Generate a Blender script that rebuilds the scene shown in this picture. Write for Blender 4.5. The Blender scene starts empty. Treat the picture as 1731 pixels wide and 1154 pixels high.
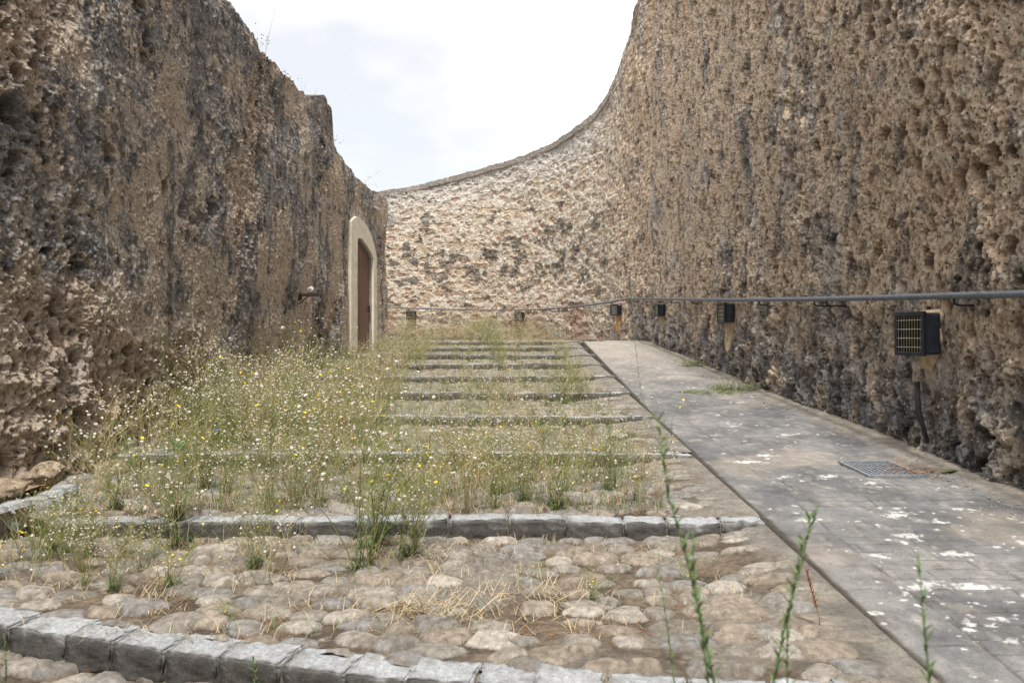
import bpy, bmesh, math, random
import numpy as np
from mathutils import Vector, Matrix, noise as mnoise
random.seed(7); RNG = np.random.default_rng(11)
sc = bpy.context.scene
COL = sc.collection
E = 1.43            # eye height above the lowest paving (world z = relative-to-eye z + E)
F = 1346.0; CX = 865.0; HY = 568.0   # focal length and horizon of the survey, in photo pixels

# ------------------------------------------------------------------ noise (numpy)
def _h(ix, iy, seed):
    with np.errstate(over='ignore'):
        a = (ix.astype(np.int64) * 374761393 + iy.astype(np.int64) * 668265263 + seed * 974634777) & 0xFFFFFFFF
        a = ((a ^ (a >> 13)) * 1274126177) & 0xFFFFFFFF
        a = ((a ^ (a >> 16)) * 2246822519) & 0xFFFFFFFF
        a = a ^ (a >> 15)
    return (a & 0xFFFFFF) / float(0xFFFFFF)
def gn(x, y, seed=0):
    """gradient noise about -1..1"""
    x0 = np.floor(x); y0 = np.floor(y); fx = x - x0; fy = y - y0
    ix = x0.astype(np.int64); iy = y0.astype(np.int64)
    u = fx*fx*fx*(fx*(fx*6-15)+10); v = fy*fy*fy*(fy*(fy*6-15)+10)
    def g(i, j):
        a = _h(ix+i, iy+j, seed) * 2*math.pi
        return np.cos(a)*(fx-i) + np.sin(a)*(fy-j)
    return ((g(0,0)*(1-u)+g(1,0)*u)*(1-v) + (g(0,1)*(1-u)+g(1,1)*u)*v) * 1.5
def fbm(x, y, seed=0, o=4, gain=.5):
    r = 0; a = 1; t = 0
    for i in range(o):
        r = r + a*gn(x*2**i + 13.7*i, y*2**i - 7.1*i, seed+i*17); t += a; a *= gain
    return r/t
def ridg(x, y, seed=0, o=3):
    r = 0; a = 1; t = 0
    for i in range(o):
        r = r + a*(1-np.abs(gn(x*2**i+5*i, y*2**i+9*i, seed+i*31))*1.6); t += a; a *= .5
    return r/t
def cells(x, y, seed=0, jit=.85, amin=.35, amax=.62, asp=.6, rot=1.0):
    """elliptic worley: F1, F2 (ellipse distance, 1 = rim), id 0..1"""
    x0 = np.floor(x).astype(np.int64); y0 = np.floor(y).astype(np.int64)
    F1 = np.full(x.shape, 9.); F2 = np.full(x.shape, 9.); ID = np.zeros(x.shape)
    for i in (-1,0,1):
        for j in (-1,0,1):
            cx = x0+i; cy = y0+j
            px = cx + .5 + (_h(cx,cy,seed)-.5)*jit; py = cy + .5 + (_h(cx,cy,seed+1)-.5)*jit
            an = (_h(cx,cy,seed+2)-.5)*math.pi*rot
            a = amin+(amax-amin)*_h(cx,cy,seed+3); b = a*(asp+(1-asp)*_h(cx,cy,seed+4))
            dx = x-px; dy = y-py; c = np.cos(an); s = np.sin(an)
            e = np.sqrt(((c*dx+s*dy)/a)**2 + ((-s*dx+c*dy)/b)**2)
            m = e < F1
            F2 = np.where(m, F1, np.minimum(F2, e)); ID = np.where(m, _h(cx,cy,seed+9), ID); F1 = np.where(m, e, F1)
    return F1, F2, ID
def ss(a, b, x):
    t = np.clip((x-a)/(b-a), 0, 1); return t*t*(3-2*t)
def mix(a, b, t):
    t = np.asarray(t)[..., None]; return a*(1-t) + b*t
def C3(r, g, b):   # sRGB 0..255 -> linear
    f = lambda v: ((v/255+.055)/1.055)**2.4 if v > 10 else v/255/12.92
    return np.array([f(r), f(g), f(b)])

# ------------------------------------------------------------------ scene helpers
def tag(o, label=None, cat=None, group=None, kind=None):
    if label: o['label'] = label
    if cat: o['category'] = cat
    if group: o['group'] = group
    if kind: o['kind'] = kind
    return o
def link(name, me, m=None, parent=None):
    o = bpy.data.objects.new(name, me); COL.objects.link(o)
    if m is not None and me is not None: me.materials.append(m)
    if parent is not None: o.parent = parent
    return o
def empty(name, loc, rz=0):
    o = link(name, None); o.location = loc; o.rotation_euler = (0,0,rz); o.empty_display_size = .2
    return o
def np_mesh(name, V, Q, attrs=None, col=None, smooth=True):
    V = np.asarray(V, dtype=np.float32).reshape(-1,3); Q = np.asarray(Q, dtype=np.int32)
    n = Q.shape[1]
    me = bpy.data.meshes.new(name)
    me.vertices.add(len(V)); me.vertices.foreach_set('co', V.ravel())
    me.loops.add(Q.size); me.loops.foreach_set('vertex_index', Q.ravel())
    me.polygons.add(len(Q)); me.polygons.foreach_set('loop_start', np.arange(len(Q), dtype=np.int32)*n)
    me.polygons.foreach_set('use_smooth', np.full(len(Q), smooth))
    me.update(calc_edges=True)
    if col is not None:
        a = me.color_attributes.new('tone', 'FLOAT_COLOR', 'POINT')
        c = np.ones((len(V),4), dtype=np.float32); c[:,:3] = np.asarray(col).reshape(-1,3); a.data.foreach_set('color', c.ravel())
    for k, v in (attrs or {}).items():
        a = me.attributes.new(k, 'FLOAT', 'POINT'); a.data.foreach_set('value', np.asarray(v, dtype=np.float32).ravel())
    return me
def grid_q(R, Cn, flip=False):
    i = np.arange(R*Cn).reshape(R, Cn)
    q = np.stack([i[:-1,:-1], i[:-1,1:], i[1:,1:], i[1:,:-1]], -1).reshape(-1,4)
    return q[:, ::-1] if flip else q

# ------------------------------------------------------------------ materials
def mat(name):
    m = bpy.data.materials.new(name); m.use_nodes = True
    return m, m.node_tree, m.node_tree.nodes['Principled BSDF']
def nd(nt, t, **k):
    n = nt.nodes.new(t)
    for a, v in k.items():
        if a in n.inputs.keys(): n.inputs[a].default_value = v
        else: setattr(n, a, v)
    return n
def noise_n(nt, scale, detail=6, rough=.6, zs=1.0, xs=1.0):
    tc = nd(nt, 'ShaderNodeTexCoord'); mp = nd(nt, 'ShaderNodeMapping'); mp.inputs['Scale'].default_value = (xs,xs,zs)
    nt.links.new(tc.outputs['Object'], mp.inputs[0])
    n = nd(nt, 'ShaderNodeTexNoise'); n.inputs['Scale'].default_value = scale; n.inputs['Detail'].default_value = detail; n.inputs['Roughness'].default_value = rough
    nt.links.new(mp.outputs[0], n.inputs['Vector']); return n
def ramp(nt, src, stops):
    r = nd(nt, 'ShaderNodeValToRGB'); e = r.color_ramp.elements
    while len(e) < len(stops): e.new(.5)
    for i, (p, c) in enumerate(stops):
        e[i].position = p; e[i].color = (*c, 1) if len(c) == 3 else c
    nt.links.new(src, r.inputs[0]); return r
def mixc(nt, a, b, f, mode='MIX'):
    n = nd(nt, 'ShaderNodeMix'); n.data_type = 'RGBA'; n.blend_type = mode
    for idx, s in ((6,a),(7,b)):
        if isinstance(s, (tuple, list)): n.inputs[idx].default_value = (*s[:3],1)
        else: nt.links.new(s, n.inputs[idx])
    if isinstance(f, (int, float)): n.inputs[0].default_value = f
    else: nt.links.new(f, n.inputs[0])
    return n.outputs[2]
def bump(nt, bs, srcs, dist, strength=1.0):
    prev = None
    for s, d in zip(srcs, dist):
        b = nd(nt, 'ShaderNodeBump'); b.inputs['Distance'].default_value = d; b.inputs['Strength'].default_value = strength
        nt.links.new(s, b.inputs['Height'])
        if prev: nt.links.new(prev, b.inputs['Normal'])
        prev = b.outputs[0]
    nt.links.new(prev, bs.inputs['Normal'])
def G(v): return (v, v, v)

def m_tone(name, scales=((9,.02),(45,.006)), lo=.62, hi=1.35, rough=.95, zs=1, speck=None, spk_scale=120, speck2=None):
    """surface whose large-scale colour map is the mesh's 'tone' layer, broken up by procedural grain"""
    m, nt, bs = mat(name)
    at = nd(nt, 'ShaderNodeAttribute'); at.attribute_name = 'tone'
    n1 = noise_n(nt, scales[0][0], 8, .7, zs); n2 = noise_n(nt, scales[1][0], 6, .7)
    r1 = ramp(nt, n1.outputs[0], [(.3, G(lo)), (.7, G(hi))])
    c = mixc(nt, at.outputs['Color'], r1.outputs[0], 1.0, 'MULTIPLY')
    r2 = ramp(nt, n2.outputs[0], [(.3, G(.75)), (.7, G(1.25))])
    c = mixc(nt, c, r2.outputs[0], 1.0, 'MULTIPLY')
    if speck:
        n3 = noise_n(nt, spk_scale, 2, .5); r3 = ramp(nt, n3.outputs[0], [(.62, G(0)), (.68, G(1))])
        c = mixc(nt, c, speck, r3.outputs[0])
    if speck2:
        n3 = noise_n(nt, spk_scale*.7, 2, .5, 1, 1.13); r3 = ramp(nt, n3.outputs[0], [(.63, G(0)), (.68, G(1))])
        c = mixc(nt, c, speck2, r3.outputs[0])
    nt.links.new(c, bs.inputs['Base Color']); bs.inputs['Roughness'].default_value = rough
    bs.inputs['Specular IOR Level'].default_value = .25
    bump(nt, bs, [n1.outputs[0], n2.outputs[0]], [s[1] for s in scales])
    return m
def m_noise(name, c1, c2, scale=20, rough=.8, b=.003, metal=0, c3=None, spec=.4, trans=0):
    m, nt, bs = mat(name)
    n = noise_n(nt, scale, 6, .65)
    st = [(.35, tuple(c1)), (.65, tuple(c2))]
    if c3 is not None: st.append((.78, tuple(c3)))
    r = ramp(nt, n.outputs[0], st)
    nt.links.new(r.outputs[0], bs.inputs['Base Color'])
    bs.inputs['Roughness'].default_value = rough; bs.inputs['Metallic'].default_value = metal
    bs.inputs['Specular IOR Level'].default_value = spec
    if b: bump(nt, bs, [n.outputs[0]], [b])
    return m
M = {}
M['rampart'] = m_tone('eroded_rampart_stone', ((22,.035),(70,.016)), .55, 1.45, zs=.7, speck=tuple(C3(84,72,60)), spk_scale=34, speck2=tuple(C3(206,194,176)))
M['leftwall'] = m_tone('lichened_conglomerate', ((24,.035),(75,.015)), .55, 1.45, zs=.9, speck=tuple(C3(70,66,62)), spk_scale=36, speck2=tuple(C3(188,172,150)))
M['cobble'] = m_tone('cobbles_in_earth', ((34,.008),(130,.004)), .66, 1.34)
M['ramp'] = m_tone('worn_ramp_paving', ((10,.006),(75,.003)), .75, 1.25, rough=.8)
M['granite'] = m_tone('rough_granite', ((30,.010),(110,.006)), .66, 1.34, speck=tuple(C3(74,76,80)), spk_scale=230)
M['earth'] = m_noise('dry_earth', C3(96,80,62), C3(140,122,98), 6, .95, .01)
M['plaster'] = m_noise('lime_plaster', C3(202,194,176), C3(226,219,202), 7, .9, .006, c3=C3(212,206,192))
M['cement'] = m_noise('grey_cement', C3(120,118,114), C3(150,148,142), 9, .9, .004)
M['mortar'] = m_noise('sandy_mortar', C3(152,136,110), C3(192,174,144), 22, .95, .012)
M['ochre_mortar'] = m_noise('ochre_mortar', C3(166,130,88), C3(186,154,112), 22, .95, .01)
M['bed'] = m_noise('dirty_joint_mortar', C3(78,70,60), C3(118,108,94), 30, .95, .006)
M['crumbs'] = m_noise('stone_crumbs', C3(112,102,90), C3(158,146,130), 14, .95, .004)
M['iron'] = m_noise('galvanised_rail', C3(84,90,98), C3(112,118,126), 30, .5, .001, metal=.35)
M['rust'] = m_noise('rusted_iron', C3(34,24,20), C3(58,40,34), 30, .8, .003)
M['darkiron'] = m_noise('dark_iron', C3(28,28,30), C3(52,52,54), 30, .6, .001, metal=.3)
M['housing'] = m_noise('black_lamp_housing', C3(20,25,33), C3(42,48,58), 25, .55, .001)
M['wire'] = m_noise('brass_wire', C3(140,136,124), C3(172,166,150), 25, .5, .0, metal=.4)
M['lens'] = m_noise('dark_lamp_glass', C3(12,10,8), C3(28,22,18), 8, .15, 0)
M['galv'] = m_noise('galvanised_grate', C3(120,126,132), C3(165,170,175), 40, .5, .001, metal=.3)
M['void'] = m_noise('dark_drain_bottom', C3(24,22,20), C3(50,46,40), 20, .95, .004)
M['white'] = m_noise('white_stone', C3(150,147,142), C3(190,188,182), 20, .8, .004)
M['greenplastic'] = m_noise('green_plastic', C3(8,84,52), C3(24,128,84), 20, .4, .002)
M['blueplastic'] = m_noise('blue_plastic', C3(36,84,160), C3(60,110,190), 20, .4, .002)
M['stem'] = m_noise('weed_stem_green', C3(92,104,50), C3(136,142,84), 9, .8, 0)
M['drystem'] = m_noise('weed_stem_dry', C3(144,128,92), C3(184,168,126), 9, .85, 0)
M['leaf'] = m_noise('weed_leaf', C3(66,92,44), C3(110,128,70), 12, .7, 0)
M['fleaf'] = m_noise('sprig_green', C3(70,94,52), C3(108,130,82), 12, .7, 0)
M['greyleaf'] = m_noise('grey_green_leaf', C3(112,124,98), C3(148,156,128), 12, .8, 0)
M['straw'] = m_noise('straw', C3(164,146,114), C3(206,190,156), 5, .9, 0)
M['redstraw'] = m_noise('rusty_dry_leaf', C3(112,70,44), C3(160,116,76), 5, .9, 0)
M['fluff'] = m_noise('seed_fluff', C3(172,166,154), C3(206,202,192), 60, 1, 0, spec=.1)
M['yellow'] = m_noise('yellow_petals', C3(226,186,20), C3(245,214,50), 60, .8, 0, spec=.1)
M['moss'] = m_noise('dark_twigs', C3(44,36,28), C3(76,64,50), 20, .95, 0)

def m_door():
    m, nt, bs = mat('painted_brown_boards')
    n = noise_n(nt, 14, 6, .7, .15); r = ramp(nt, n.outputs[0], [(.3, tuple(C3(96,70,62))), (.7, tuple(C3(126,96,86)))])
    nt.links.new(r.outputs[0], bs.inputs['Base Color']); bs.inputs['Roughness'].default_value = .6
    bump(nt, bs, [n.outputs[0]], [.003]); return m
M['door'] = m_door()

# ------------------------------------------------------------------ small-mesh collector
class MB:
    def __init__(s): s.v = []; s.f = []
    def box(s, c, d, R=None, bev=0):
        R = R or Matrix.Identity(3); c = Vector(c); b = len(s.v)
        bm = bmesh.new(); bmesh.ops.create_cube(bm, size=1)
        for v in bm.verts: v.co = Vector((v.co.x*d[0], v.co.y*d[1], v.co.z*d[2]))
        if bev: bmesh.ops.bevel(bm, geom=bm.edges[:], offset=bev, segments=2, affect='EDGES', profile=.6)
        bm.verts.ensure_lookup_table()
        s.v += [tuple(c + R @ v.co) for v in bm.verts]
        s.f += [tuple(b+v.index for v in f.verts) for f in bm.faces]; bm.free()
    def tube(s, pts, rad, n=8, cap=True):
        pts = [Vector(p) for p in pts]; b = len(s.v); m = len(pts)
        rad = rad if isinstance(rad, (list, tuple)) else [rad]*m
        up = Vector((0,0,1)); prev = None
        for i, p in enumerate(pts):
            t = (pts[min(i+1,m-1)] - pts[max(i-1,0)])
            t = t.normalized() if t.length > 1e-9 else Vector((0,0,1))
            if prev is None:
                a = t.cross(up); a = a if a.length > .05 else t.cross(Vector((1,0,0)))
            else:
                a = prev - t*prev.dot(t)
                if a.length < 1e-6: a = t.cross(Vector((1,0,0)))
            a.normalize(); prev = a; c = t.cross(a)
            for k in range(n):
                w = 2*math.pi*k/n
                s.v.append(tuple(p + (a*math.cos(w)+c*math.sin(w))*rad[i]))
        for i in range(m-1):
            for k in range(n):
                k2 = (k+1) % n
                s.f.append((b+i*n+k, b+i*n+k2, b+(i+1)*n+k2, b+(i+1)*n+k))
        if cap and n > 2:
            s.f.append(tuple(b+k for k in range(n))[::-1]); s.f.append(tuple(b+(m-1)*n+k for k in range(n)))
    def blade(s, p, d, w, L, droop=.3, segs=3):
        """flat tapering leaf"""
        p = Vector(p); d = Vector(d).normalized(); side = d.cross(Vector((0,0,1)))
        side = side.normalized() if side.length > .01 else Vector((1,0,0))
        b = len(s.v)
        for i in range(segs+1):
            t = i/segs; q = p + d*L*t + Vector((0,0,-droop*L*t*t)); ww = w*(1-t)**.7*(.6+.8*min(t*3,1)) * .5
            s.v += [tuple(q-side*ww), tuple(q+side*ww)]
        for i in range(segs): s.f.append((b+2*i, b+2*i+1, b+2*i+3, b+2*i+2))
    def puff(s, p, r, sq=1.0):
        """small faceted seed head"""
        b = len(s.v); p = Vector(p)
        bm = bmesh.new(); bmesh.ops.create_icosphere(bm, subdivisions=1, radius=1)
        bm.verts.ensure_lookup_table()
        for v in bm.verts:
            k = random.uniform(.7, 1.25); s.v.append((p.x+v.co.x*r*k, p.y+v.co.y*r*k, p.z+v.co.z*r*k*sq))
        s.f += [tuple(b+v.index for v in f.verts) for f in bm.faces]; bm.free()
    def daisy(s, p, r):
        b = len(s.v); p = Vector(p); n = 9; tx = random.uniform(-.6,.6); ty = random.uniform(-.9,.1)
        s.v.append(tuple(p))
        for k in range(n*2):
            a = math.pi*k/n; rr = r*(1 if k % 2 == 0 else .72)
            x = math.cos(a)*rr; y = math.sin(a)*rr
            s.v.append((p.x+x, p.y+y, p.z + r*.25 + x*tx + y*-ty))
        for k in range(n*2): s.f.append((b, b+1+k, b+1+(k+1) % (n*2)))
    def build(s, name, m, parent=None, smooth=False):
        me = bpy.data.meshes.new(name); me.from_pydata(s.v, [], s.f); me.validate()
        if smooth: me.polygons.foreach_set('use_smooth', [True]*len(me.polygons))
        return link(name, me, m, parent)

# ------------------------------------------------------------------ levels of the stair and the ramp
T = 2.0; D1 = 3.03; R = .128
def zt(k): return E - 1.30 + R*(k-1)                 # top of step k
def yt(k): return D1 + T*(k-1)                       # front edge of step k
def rampz(y): return np.minimum(E - 1.494 + .064*np.asarray(y, dtype=float), zt(10)-.005)
STEPX = lambda y: np.interp(y, [-4, 3, 9, 21, 24], [1.6, 1.6, 1.61, 1.88, 1.9])

# ================================================================== THE GREAT CURVED WALL
def path(pts, step, smooth=.3):
    P = np.array(pts, float); seg = np.hypot(*np.diff(P, axis=0).T); S = np.r_[0, np.cumsum(seg)]
    ds = .02; s = np.arange(0, S[-1], ds)
    x = np.interp(s, S, P[:,0]); y = np.interp(s, S, P[:,1])
    k = max(3, int(smooth/ds)); w = np.hanning(2*k+1); w /= w.sum()
    pad = lambda a: np.r_[a[0]+(a[0]-a[k:0:-1]), a, a[-1]+(a[-1]-a[-2:-k-2:-1])]
    x = np.convolve(pad(x), w, 'valid'); y = np.convolve(pad(y), w, 'valid')
    d = np.maximum(np.hypot(x, y), 2.0)
    return s, x, y
def resample(s, x, y, dens):
    """columns at a spacing given by dens(x,y) metres"""
    sp = dens(x, y); cum = np.r_[0, np.cumsum(.5*(1/sp[1:]+1/sp[:-1])*np.diff(s))]
    n = int(cum[-1]); t = np.linspace(0, cum[-1], n)
    ss_ = np.interp(t, cum, s); return ss_, np.interp(ss_, s, x), np.interp(ss_, s, y)

RW = [(4.15,-6),(3.9,-2),(3.72,3),(3.66,6),(3.6,9),(3.58,14),(3.6,18),(3.55,20.2),(3.3,22),(2.6,24.3),(1.5,26.5),(.35,28),(-1.5,29.3),(-3.7,30),(-8,30.6),(-15,30.4)]
s0, x0, y0 = path(RW, .02, .9)
RS = (s0, x0, y0)
def dens_r(x, y):
    px = 1.0/796
    d = np.maximum(y, 1.5)
    tx = np.gradient(x); ty = np.gradient(y); L = np.hypot(tx, ty)+1e-9; tx /= L; ty /= L
    # screen speed of the wall point per metre
    u = np.abs(tx/d - x*ty/d**2)*796
    sp = np.clip(.52/np.maximum(u, 1e-3), .007, .07)
    sp = np.where(y < 3.8, .05, sp); sp = np.where(x < -6, .2, sp)
    return sp
s, px, py = resample(s0, x0, y0, dens_r)
nx_ = -np.gradient(py, s); ny_ = np.gradient(px, s); L = np.hypot(nx_, ny_); nx_ /= L; ny_ /= L   # points to the path side
XS = (px-0)
TOPY = [-6, 14, 20.2, 21.6, 22.3, 23.2, 24.3]; TOPH = [9.6, 9.6, 9.5, 9.0, 8.1, 7.35, 6.85]
topz = np.where(px > 2.55, np.interp(py, TOPY, TOPH), np.interp(-px, [-2.6,-1.5,-.35,1.5,3.7,8,15], [6.85,6.5,6.3,6.05,5.64,5.1,4.6])) + E
k_ = 25; w_ = np.hanning(2*k_+1); w_ /= w_.sum(); topz = np.convolve(np.pad(topz, k_, mode='edge'), w_, 'valid'); topz = topz+.05*fbm(s*1.7, s*0, 2, 4)+.02*gn(s*9, s*0, 7)
botz = np.where(py < 20.8, rampz(py), zt(10)) - .12
Rn = 740; nv = 640
vis = np.minimum(topz, np.maximum(.47*np.maximum(py, 3)+E, botz+3))
v1 = np.linspace(0, 1, nv)[:, None]; v2 = np.linspace(0, 1, Rn-nv+1)[1:, None]
Z = np.concatenate([botz+(vis-botz)*v1, vis+(topz-vis)*v2], 0)
Sg = np.broadcast_to(s, Z.shape); hg = Z - botz[None, :]
rub = ss(20.8, 25.5, py)[None, :]*np.ones_like(Z)                     # 0 = spongy, 1 = rubble masonry
rub = np.clip(rub + .35*fbm(Sg*.6, Z*.6, 90, 3) * (rub > .02) * (rub < .98), 0, 1)
up = 1-rub
wx = fbm(Sg*3, Z*2, 3, 3)*.05; wz = fbm(Sg*3, Z*2, 4, 3)*.06
A, B = Sg+wx, Z+wz
low = ss(1.9, .3, hg)                                                    # rougher towards the foot
big = fbm(Sg*.45, Z*.35, 5, 3)*.16*up
jag = fbm(A*5, B*2.9, 8, 5, .72)
lu1, _, j1_ = cells(A*6.5, B*4.6, 13, amin=.25, amax=.6); lu1 = np.sqrt(np.clip(1-np.minimum(lu1+.25*fbm(A*12,B*9,14,2),1)**2, 0, 1))*(j1_-.25)
lu2, _, j2_ = cells(A*15, B*11, 15, amin=.25, amax=.55); lu2 = np.sqrt(np.clip(1-np.minimum(lu2, 1)**2, 0, 1))*(j2_-.3)
mid = fbm(A*1.7, B*1.3, 9, 3)*.035 + jag*.040*(1+.6*low) + (ridg(A*3.7, B*2.4, 10, 3)-.6)*.014 + lu1*.034*(1+low) + lu2*.020
nz_ = .30*fbm(A*15, B*10, 20, 3, .7)
sp1, _, i1 = cells(A*4.6, B*3.5, 21, amin=.12, amax=.42); p1 = ss(1.0, .72, sp1+nz_)*(i1 > .50-.12*low)
sp2, _, i2 = cells(A*9.5, B*6.2, 41, amin=.2, amax=.52); p2 = ss(1.0, .45, sp2+nz_)*(i2 > .38)
sp4, _, i4 = cells(A*21, B*14, 43, amin=.25, amax=.5); p4 = ss(1.0, .4, sp4+nz_)*(i4 > .35)
sp3, _, i3 = cells(A*1.35, B*1.1, 61, amin=.07, amax=.15, jit=.95); p3 = ss(1.0, .7, sp3+.25*gn(A*9,B*9,62))*(i3 > .55)
fine = fbm(A*18, B*11, 12, 3, .8)
near = ss(14, 8, py)[None, :]*np.ones_like(Z)
poro = ss(-.5, .1, fbm(Sg*.9, Z*.8, 63, 3)+.4*low)                      # porous patches against firmer crust
dsp = big + up*(mid - p1*(.17+.05*low)*(.25+.75*poro) - p2*.05*(.3+.7*poro) - p4*.034 - p3*.22*(.4+.6*near) + fine*.024)
for (fxp, fyp, fr) in ((1560,565,.42),(1575,640,.22),(1243,530,.32),(1125,525,.3),(1047,525,.28),(882,534,.3),(697,532,.4)):
    Xc = CX+F*px/np.maximum(py, .5); ii = np.argmin(np.abs(Xc-fxp)+(py < 3)*9999+(px < -9)*9999); zc = E+(HY-fyp)/F*py[ii]
    dsp = dsp*(1-.85*np.exp(-(((Sg-s[ii])/fr)**2+((Z-zc)/fr)**2)))
# rubble masonry towards the far bend
q1, q2, qi = cells(Sg*2.7+wx*1.5, Z*4.2+wz*1.5, 71, amin=.30, amax=.66, rot=.3)
stone = ss(1.1, .7, q1+.35*fbm(Sg*9, Z*9, 72, 3))*(qi > .25)
rough = fbm(Sg*5, Z*5, 73, 4)
dsp = dsp + rub*(-stone*.022*(.3+qi) + rough*.04 + fine*.012 + fbm(Sg*.5, Z*.5, 74, 2)*.10 - p1*.035*(fbm(Sg*.8, Z*.8, 79, 2) > .0) - p2*.012)
dsp = dsp + ss(.28, .0, hg)*up*.05*fbm(Sg*1.5, Z*3, 77, 2)
# coping: plain band at the top of the far wall
cop = ss(.22, .18, topz[None, :]-Z)*ss(.2, .6, rub)
dsp = dsp*(1-.75*cop) + cop*.02
# colours
tan = C3(174,152,124); tan2 = C3(150,126,100); ochre = C3(122,90,62); cream = C3(206,190,166); grey = C3(104,107,112); dark = C3(42,44,48); rust = C3(156,112,84)
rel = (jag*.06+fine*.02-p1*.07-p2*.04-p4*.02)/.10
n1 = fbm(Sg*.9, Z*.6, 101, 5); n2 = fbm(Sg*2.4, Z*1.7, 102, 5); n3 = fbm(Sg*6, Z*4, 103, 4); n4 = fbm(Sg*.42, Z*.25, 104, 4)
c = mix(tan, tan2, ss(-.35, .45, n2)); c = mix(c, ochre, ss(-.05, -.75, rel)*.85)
c = mix(c, cream, ss(.08, .55, n3+.45*rel)*.65*ss(1.2, 2.4, hg+.5*n1))
c = mix(c, rust, ss(.28, .6, n1)*.35)
c = mix(c, grey, ss(.04, .42, fbm(Sg*1.3, Z*.55, 105, 6, .6)+.25*n4+.2*ss(-.1,.5,rel))*.62)
streak = ss(.16, .40, fbm(Sg*1.5+.3*n2, Z*.5, 106, 6, .6)+.16*n4)*ss(.8, 2.2, hg)
c = mix(c, dark, streak*.42)
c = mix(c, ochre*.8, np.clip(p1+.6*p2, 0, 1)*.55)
c = mix(c, mix(grey, dark, ss(-.3, .3, n3)), low*ss(-.30, .25, n2+.5*n4+.2*low)*.85)
cr = mix(C3(178,156,130), C3(152,128,102), ss(-.4, .4, n2)*.8)
cr = mix(cr, C3(150,120,100), (qi > .8)*.7)
cm = mix(C3(186,176,160), C3(164,150,130), ss(-.3, .3, n3))
cb = mix(cm, cr, np.clip(stone+.35*ss(.05,.5,fbm(Sg*3, Z*3, 107, 3)), 0, 1))
hfar = hg
blk = ss(.07, .14, fbm(Sg*1.3, Z*1.5, 109, 6, .62)+.16*np.exp(-((hfar-3.0)/1.3)**2)-.13)*ss(.6, 1.3, hfar)
cb = mix(cb, C3(58,56,56), blk*.8*(1-.5*stone))
cb = mix(cb, C3(146,110,84), ss(1.9, .8, hfar+1.2*n2)*ss(-.3, .3, n1)*.75)
gtop = ss(1.8, .2, topz[None, :]-Z+1.1*n2)
cb = mix(cb, C3(176,174,170), gtop*.7)
cb = mix(cb, C3(118,112,104), cop*.75)
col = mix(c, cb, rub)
col = mix(col, C3(120,112,104), ss(.5, .2, topz[None, :]-Z)*.6)
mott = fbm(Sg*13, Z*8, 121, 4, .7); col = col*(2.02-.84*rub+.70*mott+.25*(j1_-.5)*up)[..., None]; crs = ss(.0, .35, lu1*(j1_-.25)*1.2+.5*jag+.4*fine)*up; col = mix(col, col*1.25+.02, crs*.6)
lum = col.mean(-1, keepdims=True); col = col*.74+lum*.26; pat_ = ss(.10, .24, fbm(Sg*1.9, Z*1.3, 122, 6, .62)+.1*n4)*up; col = mix(col, C3(92,95,100), pat_*.6)
pat_ = ss(.14, .22, fbm(Sg*5, Z*3, 123, 5, .65))*up; col = mix(col, C3(50,51,55), pat_*.6); col = np.clip(col, .015, 9); mxc = col.max(-1, keepdims=True); col = col*np.minimum(1, (.50+.12*np.tanh(np.maximum(mxc-.50, 0)/.12))/mxc)
PX = px[None, :] + nx_[None, :]*dsp; PY = py[None, :] + ny_[None, :]*dsp
# rough crest, then the back of the wall
Z[-1] += fbm(s*3, s*0, 6, 3)*.05
# check which way the normal points: towards the path (x smaller on the straight run)
ex = []
for off, zz in ((.5, topz+.02), (1.1, topz), (1.1, np.full_like(topz, -.6))):
    ex.append(np.stack([px-nx_*off, py-ny_*off, zz], -1))
P = np.concatenate([np.stack([PX, PY, Z], -1), np.stack(ex, 0)], 0)
colf = np.concatenate([col, np.broadcast_to(C3(128,116,100), (3,)+col.shape[1:])], 0)
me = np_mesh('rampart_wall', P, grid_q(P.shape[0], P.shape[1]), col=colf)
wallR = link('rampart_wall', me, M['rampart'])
tag(wallR, 'tall eroded tan stone rampart wall curving round from the right side to the far end', 'wall')
def wall_r(Y):   # x of the right wall at depth Y on the straight run
    m = s0 < s0[np.argmin(np.abs(y0-24.3)+(x0 < 2)*99)]
    return float(np.interp(Y, y0[m], x0[m]))
def wall_ray(xpix):
    """point on the wall path seen at photo column xpix, with tangent and path-side normal"""
    X = CX + F*x0/np.maximum(y0, .5); ok = (y0 > 4) & (x0 > -9)
    i = np.where(ok)[0][np.argmin(np.abs(X[ok]-xpix))]
    t = Vector((x0[i+3]-x0[i-3], y0[i+3]-y0[i-3], 0)).normalized()
    return Vector((x0[i], y0[i], 0)), t, Vector((-t.y, t.x, 0))

# ================================================================== LEFT WALL
LW = [(-4.0,-6),(-3.8,2),(-3.72,5),(-3.62,8),(-3.6,12),(-3.52,16),(-3.5,17),(-3.245,18.75),(-3.16,20),(-3.3,20.5),(-4.2,21),(-10,22.5)]
l0, lx0, ly0 = path(LW, .02, .18)
def dens_l(x, y):
    d = np.maximum(y, 1.5); tx = np.gradient(x); ty = np.gradient(y); L = np.hypot(tx, ty)+1e-9; tx /= L; ty /= L
    u = np.abs(tx/d - x*ty/d**2)*796
    sp = np.clip(.52/np.maximum(u, 1e-3), .007, .05)
    sp = np.where(y < 4.0, .05, sp); sp = np.where(x < -4.5, .15, sp); return sp
ls, lx, ly = resample(l0, lx0, ly0, dens_l)
lnx = np.gradient(ly, ls); lny = -np.gradient(lx, ls); L = np.hypot(lnx, lny); lnx /= L; lny /= L
SD = float(np.interp(17.0, ly0[ly0 < 20], l0[ly0 < 20]))        # arc position of the near edge of the door surround
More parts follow.
